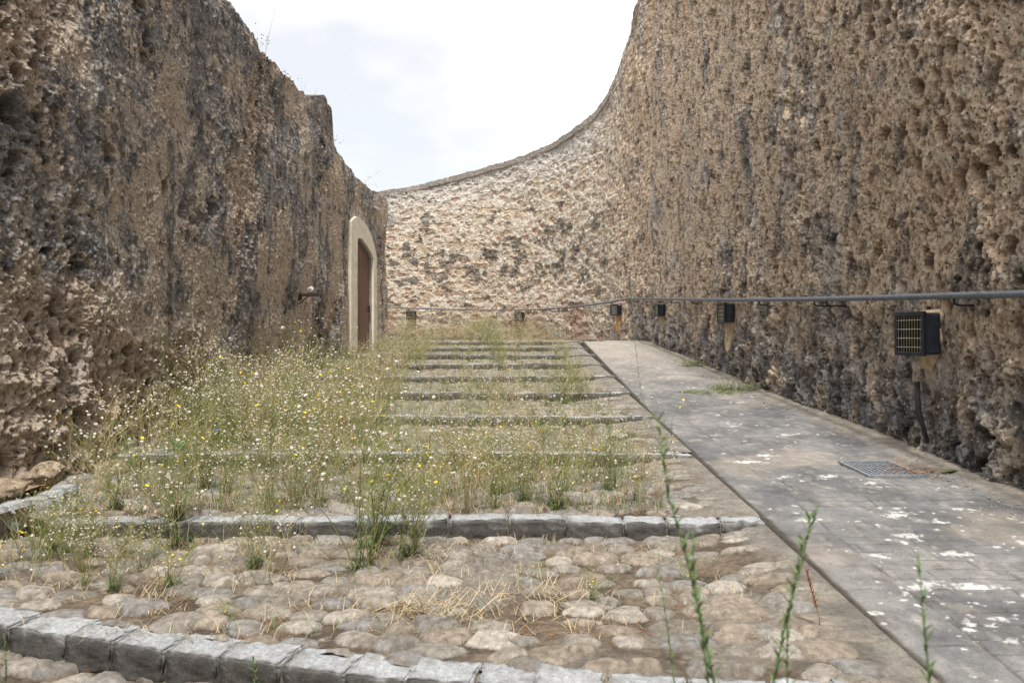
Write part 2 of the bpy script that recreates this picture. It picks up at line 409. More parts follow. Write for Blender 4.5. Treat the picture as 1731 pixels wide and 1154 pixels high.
ltop = np.interp(ly, [-6,9,11.4,13.1,14.15,14.2,14.9,15.6,15.66,17,18.5,20,23], [4.3,4.28,4.15,4.1,4.18,4.27,4.50,4.42,3.75,3.55,3.36,3.46,3.4])
ltop = np.where(ls > l0[np.argmax(ly0 > 19.95)], 3.44, ltop) + E
ltop += (fbm(ls*2.2, ls*0, 201, 4)*.10 + fbm(ls*9, ls*0, 202, 3)*.035)
kq = np.clip(np.floor((ly-D1)/T)+1, 0, 10)
lbot = np.where(ly < 3.0, E-1.43, zt(kq)) - .15
Rn = 700; nv = 620
vis = np.minimum(ltop, np.maximum(.47*np.maximum(ly, 3)+E, lbot+3))
v1 = np.linspace(0, 1, nv)[:, None]; v2 = np.linspace(0, 1, Rn-nv+1)[1:, None]
Z = np.concatenate([lbot+(vis-lbot)*v1, vis+(ltop-vis)*v2], 0)
Sg = np.broadcast_to(ls, Z.shape); hg = Z-lbot[None, :]; YG = np.broadcast_to(ly, Z.shape)
wx = fbm(Sg*3, Z*3, 203, 3)*.06; wz = fbm(Sg*3, Z*3, 204, 3)*.06; A, B = Sg+wx, Z+wz
low = ss(1.9, .5, hg + .6*fbm(Sg*.5, Z*.5, 205, 2))*ss(12, 8, YG)
smoothp = ss(-.28, .08, fbm(Sg*.55, Z*.45, 206, 3) + .15*ss(6, 14, YG) - .5*low)     # render still in place
big = fbm(Sg*.5, Z*.5, 207, 3)*.12 + low*(fbm(Sg*1.1, Z*1.6, 208, 3)*.15+.03)
jag = fbm(A*4.5, B*4.2, 209, 5, .72)
lu1, _, j1_ = cells(A*6, B*6, 223, amin=.25, amax=.6); lu1 = np.sqrt(np.clip(1-np.minimum(lu1+.25*fbm(A*12,B*11,224,2),1)**2, 0, 1))*(j1_-.25)
mid = fbm(A*1.9, B*1.7, 210, 3)*.05 + jag*(.036+.03*low) + (ridg(A*3.4, B*3.0, 215, 3)-.6)*(.012+.03*low) + lu1*(.026+.035*low)
nz_ = .3*fbm(A*15, B*14, 217, 3, .7)
a1, _, i1 = cells(A*5, B*4.6, 211, amin=.14, amax=.5); p1 = ss(1.0, .7, a1+nz_)*(i1 > .60-.15*low)
a2, _, i2 = cells(A*12, B*11, 212, amin=.2, amax=.5); p2 = ss(1.0, .45, a2+nz_)*(i2 > .45)
lump, _, i3 = cells(A*14, B*13, 213, amin=.25, amax=.5); lmp = np.sqrt(np.clip(1-lump**2, 0, 1))*(i3 > .5)
fine = fbm(A*18, B*17, 214, 3, .8)
dsp = big + (1-smoothp)*(mid-p1*.11-p2*.04+fine*.024+lmp*.024) + smoothp*(.03+.010*fine+.012*lmp-.02*p1*(i1 > .85)+.02*jag)
# putlog holes seen in the photograph (photo column, row, size)
LH = [(278,318,.09),(358,352,.12),(427,388,.085),(173,262,.10),(8,186,.12),(92,515,.10),(380,520,.06),(290,470,.05),(463,352,.05),(205,590,.07)]
for xpx, ypx, r in LH:
    Xr = CX+F*lx/np.maximum(ly, .5); i = np.argmin(np.abs(Xr-xpx)+(ly < 4)*9999+(ly > 20)*9999)
    zc = E+(HY-ypx)/F*ly[i]; e = np.sqrt(((Sg-ls[i])/(r*1.15))**2+((Z-zc)/r)**2) + .25*gn(Sg*14, Z*14, 220)
    dsp = dsp - ss(1.1, .6, e)*.25
dsp = dsp - low*ss(.26, .12, np.abs(hg-.28+.25*fbm(Sg*.9, Sg*0, 221, 2)))*.16*ss(-.1, .3, fbm(Sg*1.3, Z*.5, 222, 2))
# flat, recessed bay for the door
u = Sg-SD; hz = Z-E
bay = ss(-.06, .0, u)*ss(2.05, 1.95, u)*(hz < 2.75)
dsp = dsp*(1-ss(-.25, .0, u)*ss(2.35, 2.0, u)*ss(3.0, 2.7, hz)*.9)
prof_leaf = np.interp(u[0], [.42,.78,1.05,1.3,1.52], [2.13,2.12,2.03,1.94,1.79])
open_ = ((u > .40) & (u < 1.53) & (hz < prof_leaf[None, :]+.02))
dsp = np.where(open_, -.42, dsp)
# colours
tan = C3(172,152,132); tan2 = C3(146,126,106); lich = C3(84,87,92); lich2 = C3(50,52,57); pale = C3(200,180,154); ochre = C3(130,100,74)
n1 = fbm(Sg*.8, Z*.6, 231, 5); n2 = fbm(Sg*2.4, Z*2.0, 232, 5); n3 = fbm(Sg*8, Z*7, 233, 4); st = fbm(Sg*2.6, Z*.28, 234, 4)
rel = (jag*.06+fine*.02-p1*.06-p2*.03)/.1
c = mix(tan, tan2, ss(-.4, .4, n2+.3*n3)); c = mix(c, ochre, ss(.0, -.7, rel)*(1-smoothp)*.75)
c = mix(c, pale, np.clip(ss(.0, .3, n1+.3*n2)*.7+.35*smoothp, 0, 1))
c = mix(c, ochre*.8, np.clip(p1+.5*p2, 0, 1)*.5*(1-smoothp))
lk = ss(-.02, .19, fbm(Sg*.75, Z*.62, 235, 7, .66)+.16*(hz*.28)+.32*st*ss(4, 12, YG)-.06-.35*low+.12*smoothp)
c = mix(c, mix(lich, lich2, ss(-.25, .35, n2)), lk*(.90-.50*ss(.0, .4, n3+.5*n2)))
c = mix(c, lich2, ss(.18, .42, st)*ss(10, 15, YG)*.5)
c = mix(c, C3(176,164,150), ss(.22, .42, fbm(Sg*4.2, Z*.7, 238, 4))*.45*ss(3, 1, np.abs(hz-1)))
c = mix(c, C3(158,112,84), ss(.5, .25, np.abs(u+3.15))*ss(1.2, .6, np.abs(hz-.6))*.25)
c = mix(c, C3(178,162,136), ss(1.78, 1.84, u)*ss(2.32, 2.22, u)*ss(1.75, 1.6, hz+.1*n3)*.85)
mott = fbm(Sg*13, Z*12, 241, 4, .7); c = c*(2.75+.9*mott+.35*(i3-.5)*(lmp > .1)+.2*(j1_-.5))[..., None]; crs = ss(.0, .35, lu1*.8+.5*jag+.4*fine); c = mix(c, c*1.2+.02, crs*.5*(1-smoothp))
lum = c.mean(-1, keepdims=True); c = c*.68+lum*.32; pat_ = ss(.08, .2, fbm(Sg*1.5, Z*1.3, 242, 6, .62)+.12*smoothp-.06*low); c = mix(c, C3(98,101,106), pat_*.45)
pat_ = ss(.12, .2, fbm(Sg*5, Z*4.4, 243, 5, .65)); c = mix(c, C3(50,51,55), pat_*.6); c = np.clip(c, .015, 9); mxc = c.max(-1, keepdims=True); c = c*np.minimum(1, (.46+.14*np.tanh(np.maximum(mxc-.46, 0)/.14))/mxc)
PX = lx[None, :]+lnx[None, :]*dsp; PY = ly[None, :]+lny[None, :]*dsp
ex = []
for off, zz in ((.4, ltop+.01), (.9, ltop-.03), (.9, np.full_like(ltop, -.6))):
    ex.append(np.stack([lx-lnx*off, ly-lny*off, zz], -1))
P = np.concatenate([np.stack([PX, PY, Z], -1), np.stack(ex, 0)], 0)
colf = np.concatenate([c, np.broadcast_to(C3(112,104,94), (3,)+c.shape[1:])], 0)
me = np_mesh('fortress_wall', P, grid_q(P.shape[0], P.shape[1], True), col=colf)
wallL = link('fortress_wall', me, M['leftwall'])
tag(wallL, 'grey lichened and pitted stone wall along the left with a plastered arched doorway', 'wall')

# door surround, boards and hinges: parts of the left wall
i0 = np.argmin(np.abs(l0-SD)); i1_ = np.argmin(np.abs(l0-SD-1.75))
p0 = Vector((lx0[i0], ly0[i0], 0)); tdir = (Vector((lx0[i1_], ly0[i1_], 0))-p0).normalized(); nrm = Vector((tdir.y, -tdir.x, 0))
def W(u, n, h): return tuple(p0+tdir*u+nrm*n+Vector((0,0,E+h)))
def ribbon_ring(outer, inner, n0, n1):
    """solid band between two outlines (lists of (u,h)), from depth n1 to n0"""
    v = []; f = []; k = len(outer)
    for (a, b) in zip(outer, inner):
        v += [W(*[a[0], n0, a[1]]), W(b[0], n0, b[1]), W(b[0], n1, b[1]), W(a[0], n1, a[1])]
    for i in range(k-1):
        for j in range(4):
            j2 = (j+1) % 4; f.append((4*i+j, 4*i+j2, 4*(i+1)+j2, 4*(i+1)+j))
    f += [(3,2,1,0), tuple(4*(k-1)+j for j in range(4))]
    return v, f
bz = -.45
outer = [(.0,bz),(.0,1.2),(.02,2.44),(.1,2.50),(.35,2.60),(.6,2.60),(.85,2.55),(1.15,2.45),(1.4,2.28),(1.6,2.10),(1.75,1.85),(1.78,1.0),(1.80,bz)]
inner = [(.40,bz),(.40,1.2),(.41,1.9),(.42,2.12),(.5,2.16),(.65,2.16),(.8,2.13),(1.05,2.05),(1.28,1.95),(1.42,1.87),(1.52,1.78),(1.53,1.0),(1.54,bz)]
v, f = ribbon_ring(outer, inner, .07, -.22)
mb = MB(); mb.v = v; mb.f = f
sur = mb.build('door_surround', M['plaster'], wallL); tag(sur, 'cream plastered arch surround')
v, f = ribbon_ring([(a-.0, b) for a, b in inner], [(a+(.05 if i < 4 else (-.05 if i > 9 else 0)), b-(.05 if 3 <= i <= 9 else 0)) for i, (a, b) in enumerate(inner)], .02, -.30)
mb = MB(); mb.v = v; mb.f = f; mb.build('door_frame', M['cement'], wallL)
# boards of the leaf as one ridged sheet with thickness
v = []; f = []
us = np.arange(.44, 1.52, .118); n_l = -.02
for i, ua in enumerate(us):
    ub = min(ua+.110, 1.51); g = len(v)
    ta = float(np.interp(ua, [.42,.78,1.05,1.3,1.52], [2.10,2.10,2.02,1.93,1.77])); tb = float(np.interp(ub, [.42,.78,1.05,1.3,1.52], [2.10,2.10,2.02,1.93,1.77]))
    for (uu, hh) in ((ua,bz),(ub,bz),(ub,tb),(ua,ta)):
        v += [W(uu, n_l, hh), W(uu, n_l-.05, hh)]
    f += [(g,g+2,g+4,g+6),(g+1,g+7,g+5,g+3)]+[(g+2*j,g+2*j+1,g+(2*j+3)%8,g+(2*j+2)%8) for j in range(4)]
g = len(v)
for (uu, hh) in ((.44,bz),(1.51,bz),(1.51,1.76),(.44,2.09)): v += [W(uu, n_l-.012, hh), W(uu, n_l-.04, hh)]
f += [(g,g+2,g+4,g+6),(g+1,g+7,g+5,g+3)]
mb = MB(); mb.v = v; mb.f = f; leaf = mb.build('door', M['door'], wallL); tag(leaf, 'brown painted plank door')
Rd = Matrix((tdir, nrm, Vector((0,0,1)))).transposed()
for hh in (1.72, 1.0, .25):
    mb = MB(); mb.box(W(.50, n_l+.012, hh), (.09,.03,.34), Rd, .004); mb.build('hinge', M['darkiron'], leaf)
mb = MB(); mb.box(W(1.38, n_l+.03, .62), (.03,.04,.16), Rd, .006); mb.build('handle', M['darkiron'], leaf)

# ================================================================== GROUND: paving, treads, ramp, landing
def put_ground(name, X, Y, Zg, col, m, flip=False):
    me = np_mesh(name, np.stack([X, Y, Zg], -1), grid_q(*X.shape, flip), col=col)
    o = link(name, me, m); tag(o, kind='structure'); return o
mb = MB(); mb.v = [(-300,-300,-.62),(300,-300,-.62),(300,300,-.62),(-300,300,-.62)]; mb.f = [(0,1,2,3)]
tag(mb.build('ground', M['earth']), kind='structure')

def front1(X): return np.interp(X, [-4,-2.16,-.46,.31,.76,1.7], [4.1,3.528,3.02,2.9,2.85,2.74])       # slanting front edge of the lowest kerb row
def fronty(k, X): return front1(X) if k == 1 else np.full_like(np.asarray(X, dtype=float), yt(k)) + .03*np.sin(np.asarray(X)*1.3+k)
def cobble_field(X, Y, k, cs):
    seed = 300+k*13
    wx_ = fbm(X*2, Y*2, seed, 2)*.05
    wx_ = wx_+fbm(X*12, Y*12, seed+20, 3)*.018; wy_ = fbm(X*12, Y*12, seed+21, 3)*.022
    e1, e2, ci = cells((X+wx_)/cs*.86, (Y+wy_)/cs*1.12, seed, jit=.8, amin=.42, amax=.74, asp=.52, rot=.6)
    dome = np.sqrt(np.clip(1-(np.minimum(e1, 1))**3, 0, 1))*ss(.0, .22, e2-e1)
    hst = (ci*1.3 % 1)*.022+.024
    keep = ss(.05, .08, (ci*7.3) % 1)
    H = dome*hst*keep*(1+.25*fbm(X*18, Y*18, seed+22, 3))
    dirt = .011*fbm(X*2.2, Y*2.2, seed+5, 4)+.004*fbm(X*20, Y*20, seed+6, 3)+.004
    mask = ss(-.001, .004, H-dirt)
    n = fbm(X*3, Y*3, seed+7, 4); n2_ = fbm(X*20, Y*20, seed+8, 3)
    r = (ci*3.7) % 1
    cst = mix(C3(132,126,117), C3(178,169,156), r); cst = mix(cst, C3(154,138,118), ((ci*5.1) % 1 > .72)*.7)
    cst = mix(cst, C3(132,132,132), ((ci*9.7) % 1 > .8)*.7); cst = mix(cst, C3(118,106,90), ss(-.15, .3, n+n2_*.7)*.6)
    cd = mix(C3(84,72,60), C3(122,107,88), ss(-.4, .4, n+.4*n2_)); cd = mix(cd, C3(106,86,68), ss(.12, .42, fbm(X*5, Y*5, seed+9, 4))*.6)
    cd = mix(cd, C3(146,140,130), ss(.0, .35, fbm(X*1.3, Y*1.3, seed+11, 3))*.55)
    c = mix(cd, cst, mask); lm = c.mean(-1, keepdims=True)
    return np.maximum(H, dirt), (c*.78+lm*.22)*(.80+.35*fbm(X*26, Y*26, seed+30, 3)[..., None])
for k in range(0, 10):
    r = {0:.011, 1:.0085, 2:.012, 3:.018, 4:.024}.get(k, .03)
    xs_ = np.arange(-3.95, 1.62+.02*max(0,k-3), r)
    if k == 0: ya = np.full_like(xs_, -3.0); yb = front1(xs_)+.03
    else: ya = fronty(k, xs_)+.15; yb = fronty(k+1, xs_)+.03
    nr = int(2.0/(r*1.15)) if k else 300
    t = np.linspace(0, 1, nr)[:, None]
    if k == 0: t = t**.35
    X = np.broadcast_to(xs_, (nr, len(xs_))); Y = ya+(yb-ya)*t
    H, c = cobble_field(X, Y, k, .178 if k else .17)
    if k >= 1:
        pat = ss(1.32, 1.6, X+.25*fbm(X*1.5, Y*1.5, 333+k, 3))            # cement edge beside the ramp
        H = H*(1-.75*pat)+.010*pat; c = mix(c, mix(C3(128,124,116), C3(104,101,96), ss(-.3, .3, fbm(X*4, Y*4, 340, 4))), pat*.85)
    zb = (E-1.43 if k == 0 else zt(k)) - .022
    Zt = zb+H
    if k:
        Zt = Zt+.006+.022*t*np.ones_like(X)-.02*ss(.04, 0, t); la = ss(.95, 1.6, X+.15*fbm(X*1.2, Y*1.2, 334+k, 2)); Zt = Zt+la*.8*np.maximum(rampz(Y)-Zt, 0)
    o = put_ground('cobbled_tread' if k else 'lower_paving', X, Y, Zt, c, M['cobble'])
# ramp
ys = [-4.0]
while ys[-1] < 23.2: ys.append(ys[-1] + max(.009, .0016*max(ys[-1], 0)**1.35 if ys[-1] > 2.3 else .05))
ys = np.array(ys); xr = np.arange(0, 1.0001, .0045)
Y = np.broadcast_to(ys[:, None], (len(ys), len(xr))); xa = STEPX(ys)[:, None]+.012+(.010*gn(ys*2.1, ys*0, 430)+.006*gn(ys*9, ys*0, 431))[:, None]; X = xa+(4.15-xa)*xr[None, :]
jx = X+.012*gn(X*3, Y*3, 400); jy = Y+.02*gn(X*2.2, Y*.8, 401)
rowd = .135; row = np.floor(jy/rowd); 
band = ((_h((row*0+np.floor(row/5)).astype(np.int64), np.zeros_like(row, dtype=np.int64), 7)) > .38)        # bands of narrow setts between plain slabs
off = _h(row.astype(np.int64), np.zeros_like(row, dtype=np.int64), 5)*.45
fy = np.abs((jy/rowd) % 1-.5)*rowd; jrow = ss(rowd/2-.011, rowd/2-.003, fy)
fx = np.abs(((jx+off)/.42) % 1-.5)*.42; jcol = ss(.21-.010, .21-.003, fx)
rowb = .135*5; fyb = np.abs((jy/rowb) % 1-.5)*rowb*1.0
fb = np.minimum((jy % rowb), rowb-(jy % rowb)); jband = ss(.010, .003, fb)
inn = ss(.010, .003, np.abs(X-STEPX(Y)-.34+.02*gn(Y*1.0, Y*0, 402)))
edgez = (X-STEPX(Y)) < .34
cross = ss(.010, .003, np.abs(((Y+.1*edgez)/.62) % 1-.5)*.62)
vis_ = ss(-.45, .05, fbm(X*1.2, Y*.9, 403, 3))
J = np.where(edgez, cross, np.maximum(np.maximum(jrow, jcol)*band, jband))*vis_
J = np.maximum(J, inn*.9)
H = -J*.009 + .006*fbm(X*1.2, Y*1.2, 404, 3)+.003*fbm(X*9, Y*9, 405, 3)
wr = np.interp(Y, y0[:np.argmax(y0 > 23.4)], x0[:np.argmax(y0 > 23.4)])
dw = wr-X
dust = ss(.34, .05, dw+.16*fbm(X*.9, Y*.9, 406, 4)); 
H = H*(1-.7*dust)+dust*.030+dust*.006*gn(X*30, Y*30, 407)
lip = ss(.05, .0, X-STEPX(Y)); H = H+lip*.006*gn(Y*3, Y*0, 408)
c = mix(C3(90,91,93), C3(124,123,122), ss(-.35, .4, fbm(X*1.6, Y*1.1, 410, 5))); c = mix(c, C3(96,94,92), ss(.0, .35, fbm(X*4, Y*3, 411, 5, .65))*.6); c = mix(c, C3(172,166,156), ss(.1, .4, fbm(X*9, Y*5, 414, 4))*.25)
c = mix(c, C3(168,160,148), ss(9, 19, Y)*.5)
c = mix(c, C3(62,58,52), J*.7*ss(16, 6, Y)*ss(-.4, .2, fbm(X*5, Y*5, 415, 3))); c = mix(c, mix(C3(140,132,120), C3(166,157,143), ss(-.3,.3,fbm(X*5, Y*5, 412, 3))), dust*.85)
c = mix(c, C3(150,140,126), ss(.15, .45, fbm(X*.8, Y*.8, 413, 3))*.4)
# droppings
SP = np.zeros_like(X); rr = random.Random(5)
marks = []
for i in range(260):
    yy = 3.0+18*rr.random()**1.5; xx = rr.uniform(1.75, 3.5); marks.append((xx, yy, rr.choice([.004,.006,.008,.011,.015,.022])*(1+.03*yy), rr.uniform(.6, 1.9), rr.uniform(0, 3.1)))
for (a, b) in ((1515,870),(1590,882),(1535,905),(1620,860),(1560,990),(1645,992),(1690,1045),(1480,940),(1260,780),(1330,805),(1610,935),(1400,805),(1290,770),(1240,720),(1330,735),(1365,880),(1480,1035)):
    dd = 2011/(b-482.); marks.append(((a-CX)*dd/F, dd, rr.uniform(.026,.05), rr.uniform(1,3), rr.uniform(-.6,.6)))
for m_ in list(marks):
    if m_[2] > .012:
        for q_ in range(rr.randrange(3, 11)): marks.append((m_[0]+rr.gauss(0, m_[2]*3.2), m_[1]+rr.gauss(0, m_[2]*3.2), m_[2]*rr.uniform(.10,.42), rr.uniform(.7,2.2), rr.uniform(0,3)))
for (xx, yy, r_, el, an) in marks:
    j0, j1 = np.searchsorted(ys, [yy-.3, yy+.3]); i0_ = max(0, int((xx-.3-1.6)/(2.55)*len(xr))); i2_ = min(len(xr), int((xx+.35-1.6)/2.5*len(xr)))
    if j1 <= j0 or i2_ <= i0_: continue
    a = X[j0:j1, i0_:i2_]; b = Y[j0:j1, i0_:i2_]; dx = a-xx; dy = b-yy; cc, s_ = math.cos(an), math.sin(an)
    e = np.sqrt(((cc*dx+s_*dy)/(r_*el))**2+((-s_*dx+cc*dy)/r_)**2)+1.3*fbm(a*26+xx*9, b*26, 420, 3)
    SP[j0:j1, i0_:i2_] = np.maximum(SP[j0:j1, i0_:i2_], ss(1.25, .45, e)*(.65+.35*_h(np.array([int(xx*999)]), np.array([int(yy*999)]), 3)[0]))
c = mix(c, C3(60,54,46), ss(.035, .008, X-xa+.012*gn(Y*5, X*5, 432))*.8)
c = mix(c, C3(212,212,209), SP*.85*(1-dust)*ss(-.55, .0, fbm(X*34, Y*24, 433, 3)))
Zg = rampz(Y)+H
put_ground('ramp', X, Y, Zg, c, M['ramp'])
# side cheek of the ramp, and the landing beyond
yy = np.linspace(-4, 21, 500); xx = STEPX(yy)
rows_ = [np.stack([xx+.012, yy, rampz(yy)+.003+.004*gn(yy*3, yy*0, 408)], -1), np.stack([xx+.002, yy, rampz(yy)-.008], -1), np.stack([xx-.01+.012*gn(yy*4, yy*0, 422), yy, rampz(yy)-.35], -1)]
P = np.stack(rows_, 0); me = np_mesh('ramp_edge', P, grid_q(3, 500), col=np.broadcast_to(C3(84,78,70), P.shape)); tag(link('ramp_edge', me, M['ramp']), kind='structure')
xs_ = np.linspace(-16, 4.6, 420); yl = np.linspace(21.1, 31.5, 260); X, Y = np.meshgrid(xs_, yl)
H, c = cobble_field(X, Y, 12, .25)
rmp = ss(1.7, 1.9, X); H = H*(1-rmp); c = mix(c, C3(150,145,138), rmp)
put_ground('landing', X, Y, zt(10)-.02+H, c, M['cobble'])
# two low platforms of the stair that climbs on to the left behind the corner
def platform(poly, z, name):
    mb = MB(); n = len(poly); mb.v = [(a, b, z) for a, b in poly]+[(a, b, z-.3) for a, b in poly]
    mb.f = [tuple(range(n))]+[(i, i+n, (i+1) % n+n, (i+1) % n) for i in range(n)]
    tag(mb.build(name, M['earth']), kind='structure')
PL1 = [(-4.2,23.4),(-2.6,25.6),(-1.5,28.9),(-1.5,31),(-15.5,31),(-15.5,23.4)]
PL2 = [(-4.6,24.6),(-3.6,26.6),(-3.0,29.4),(-3.0,31),(-15.5,31),(-15.5,24.6)]
platform(PL1, zt(10)+.11, 'upper_tread'); platform(PL2, zt(10)+.22, 'upper_tread')

# ---------------- kerb rows of granite setts
def sett_mesh(w, dpt, h, seed, sub):
    bm = bmesh.new(); bmesh.ops.create_cube(bm, size=1)
    for v_ in bm.verts: v_.co = Vector((v_.co.x*w, v_.co.y*dpt, v_.co.z*h))
    bmesh.ops.bevel(bm, geom=bm.edges[:], offset=.006, segments=2, affect='EDGES')
    bmesh.ops.subdivide_edges(bm, edges=bm.edges[:], cuts=sub, use_grid_fill=True)
    sd = Vector((seed*3.1, seed*1.7, seed))
    for v_ in bm.verts:
        p = v_.co.copy()
        v_.co += v_.normal*0 + mnoise.noise_vector(p*5+sd)*.012 + mnoise.noise_vector(p*22+sd)*.010 + mnoise.noise_vector(p*60+sd)*.007
    me = bpy.data.meshes.new('kerb_stone'); bm.to_mesh(me); bm.free()
    g = mnoise.noise(sd*5)*.5+.5
    c = C3(160,163,166)*(.82+.4*g); n = len(me.vertices)
    a = me.color_attributes.new('tone', 'FLOAT_COLOR', 'POINT'); arr = np.ones((n,4), np.float32); arr[:,:3] = c
    co = np.empty(n*3, np.float32); me.vertices.foreach_get('co', co); co = co.reshape(-1,3)
    nz = fbm(co[:,0]*8+seed, (co[:,1]+co[:,2])*8, 9, 3)
    arr[:,:3] = mix(arr[:,:3], C3(104,98,84), ss(.0, .4, nz)*.5)
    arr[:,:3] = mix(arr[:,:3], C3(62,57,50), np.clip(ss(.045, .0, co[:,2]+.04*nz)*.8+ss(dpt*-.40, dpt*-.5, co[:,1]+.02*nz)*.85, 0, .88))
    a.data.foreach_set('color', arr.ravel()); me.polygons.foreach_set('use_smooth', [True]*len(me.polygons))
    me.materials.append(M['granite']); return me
rs = random.Random(3)
protos = {}
def kerb_row(pts, z, label, w0, h=.15, dpt=.19, sub=2, grp='granite kerb rows of the steps'):
    """pts: polyline of the front edge from left to right; stones sit behind it"""
    P = [Vector((a, b, 0)) for a, b in pts]
    root = empty('kerb_row', (P[0].x, P[0].y, z-h)); tag(root, label, 'kerb', grp)
    L = sum((P[i+1]-P[i]).length for i in range(len(P)-1)); pos = 0.0
    while pos < L-.08:
        w = min(w0*rs.uniform(.78, 1.22), L-pos)
        m_ = pos+w/2; acc = 0
        for i in range(len(P)-1):
            sl = (P[i+1]-P[i]).length
            if acc+sl >= m_: break
            acc += sl
        t = (P[i+1]-P[i]).normalized(); p = P[i]+t*(m_-acc); nb = Vector((-t.y, t.x, 0))
        key = (round(w/w0*4), sub, h, rs.randrange(3))
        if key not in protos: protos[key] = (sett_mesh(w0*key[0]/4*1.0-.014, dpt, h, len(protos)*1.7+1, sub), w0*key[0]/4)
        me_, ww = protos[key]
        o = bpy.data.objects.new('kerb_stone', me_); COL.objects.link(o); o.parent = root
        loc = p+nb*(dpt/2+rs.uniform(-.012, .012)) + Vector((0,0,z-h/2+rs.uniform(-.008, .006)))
        o.location = loc-root.location; o.rotation_euler = (rs.uniform(-.03,.03), rs.uniform(-.025,.025), math.atan2(t.y, t.x)+rs.uniform(-.03,.03))
        o.scale = (w/ww, 1, 1); pos += w
    mbj = MB()
    for i in range(len(P)-1):
        t = (P[i+1]-P[i]).normalized(); nb = Vector((-t.y, t.x, 0)); mdl = (P[i]+P[i+1])/2+nb*(dpt*.55)+Vector((0,0,z-h*.58))
        mbj.box(mdl-root.location, ((P[i+1]-P[i]).length+.004*(i % 2), dpt*.80, h*.90-.003*(i % 2)), Matrix((t, nb, Vector((0,0,1)))).transposed())
    mbj.build('mortar_bed', M['bed'], root)
    return root
xsn = np.linspace(-3.55, 1.58, 12)
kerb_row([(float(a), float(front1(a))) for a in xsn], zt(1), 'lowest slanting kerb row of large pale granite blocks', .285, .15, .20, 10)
names = {2:'second granite kerb row from the bottom, its clear right end beside the ramp', 3:'third kerb row from the bottom, its end meeting the ramp beside the tall thin sprig',
 4:'fourth granite kerb row from the bottom', 5:'fifth kerb row from the bottom', 6:'sixth kerb row from the bottom', 7:'seventh kerb row from the bottom', 8:'eighth kerb row from the bottom', 9:'ninth kerb row, just below the topmost one', 10:'topmost straight kerb row, level with the crest of the ramp'}
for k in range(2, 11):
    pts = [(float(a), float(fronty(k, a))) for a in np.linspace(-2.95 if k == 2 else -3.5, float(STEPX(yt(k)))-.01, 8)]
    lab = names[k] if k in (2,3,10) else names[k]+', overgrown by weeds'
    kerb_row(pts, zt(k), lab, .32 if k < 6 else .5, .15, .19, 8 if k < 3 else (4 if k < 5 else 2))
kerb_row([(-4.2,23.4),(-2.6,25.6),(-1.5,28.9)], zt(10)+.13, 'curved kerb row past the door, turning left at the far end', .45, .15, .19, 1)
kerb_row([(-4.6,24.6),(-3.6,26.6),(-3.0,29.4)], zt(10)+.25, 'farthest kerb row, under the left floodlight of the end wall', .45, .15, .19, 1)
# raised ledge along the foot of the left wall
LZ = E-1.07
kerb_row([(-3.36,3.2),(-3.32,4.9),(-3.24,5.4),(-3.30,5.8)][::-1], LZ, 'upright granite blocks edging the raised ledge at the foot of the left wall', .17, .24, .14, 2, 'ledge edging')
xs_ = np.linspace(-3.95, -3.38, 90); yl = np.linspace(-3, 6.1, 500); X, Y = np.meshgrid(xs_, yl)
H = .03*fbm(X*2, Y*2, 501, 4)+.02*ss(-3.3, -3.7, X)+.01*fbm(X*14, Y*14, 502, 3) - .24*ss(5.75, 6.05, Y+.2*fbm(X*2, Y*2, 503, 2))
c = mix(C3(118,96,76), C3(152,130,104), ss(-.4, .4, fbm(X*5, Y*5, 504, 4)))
put_ground('earth_ledge', X, Y, LZ-.01+H, c, M['cobble'])

# fallen rubble at the foot of the left wall
def rock_mesh(r, seed, sx=1.3, sz=.7):
    bm = bmesh.new(); bmesh.ops.create_icosphere(bm, subdivisions=4, radius=1)
    sd = Vector((seed*2.3, seed, seed*.7))
    for v_ in bm.verts:
        p = v_.co.copy(); d = 1+.35*mnoise.noise(p*1.3+sd)+.16*mnoise.noise(p*3.5+sd)+.07*mnoise.noise(p*9+sd)
        v_.co = Vector((p.x*sx*d, p.y*d, p.z*sz*d))*r
    me = bpy.data.meshes.new('rock'); bm.to_mesh(me); bm.free()
    n = len(me.vertices); a = me.color_attributes.new('tone', 'FLOAT_COLOR', 'POINT'); arr = np.ones((n,4), np.float32)
    co = np.empty(n*3, np.float32); me.vertices.foreach_get('co', co); co = co.reshape(-1,3)/r
    arr[:,:3] = mix(C3(158,140,120), C3(190,172,150), ss(-.4, .4, fbm(co[:,0]*2+seed, co[:,1]*2+co[:,2], 8, 3))); a.data.foreach_set('color', arr.ravel())
    me.polygons.foreach_set('use_smooth', [True]*n if False else [True]*len(me.polygons)); me.materials.append(M['leftwall']); return me
for i, (a, b, r, lb) in enumerate([(-3.45,5.3,.15,'flat brown slab of fallen stone on the ledge at the left edge of the photo'),(-3.38,6.75,.13,'tan boulder at the foot of the left wall among the weeds'),(-3.3,7.6,.11,'small brown rock by the left wall behind the weeds'),(-3.5,5.95,.12,'brown rock wedged under the eroded left wall')]):
    o = link('fallen_rock', rock_mesh(r, i+1, 1.3 if i == 0 else 1.25, .55 if i == 0 else .7)); zz = LZ if b < 6.2 else zt(2)
    o.location = (a, b, zz+r*.25); o.rotation_euler = (.1, .1*i, i*1.1); tag(o, lb, 'rock')

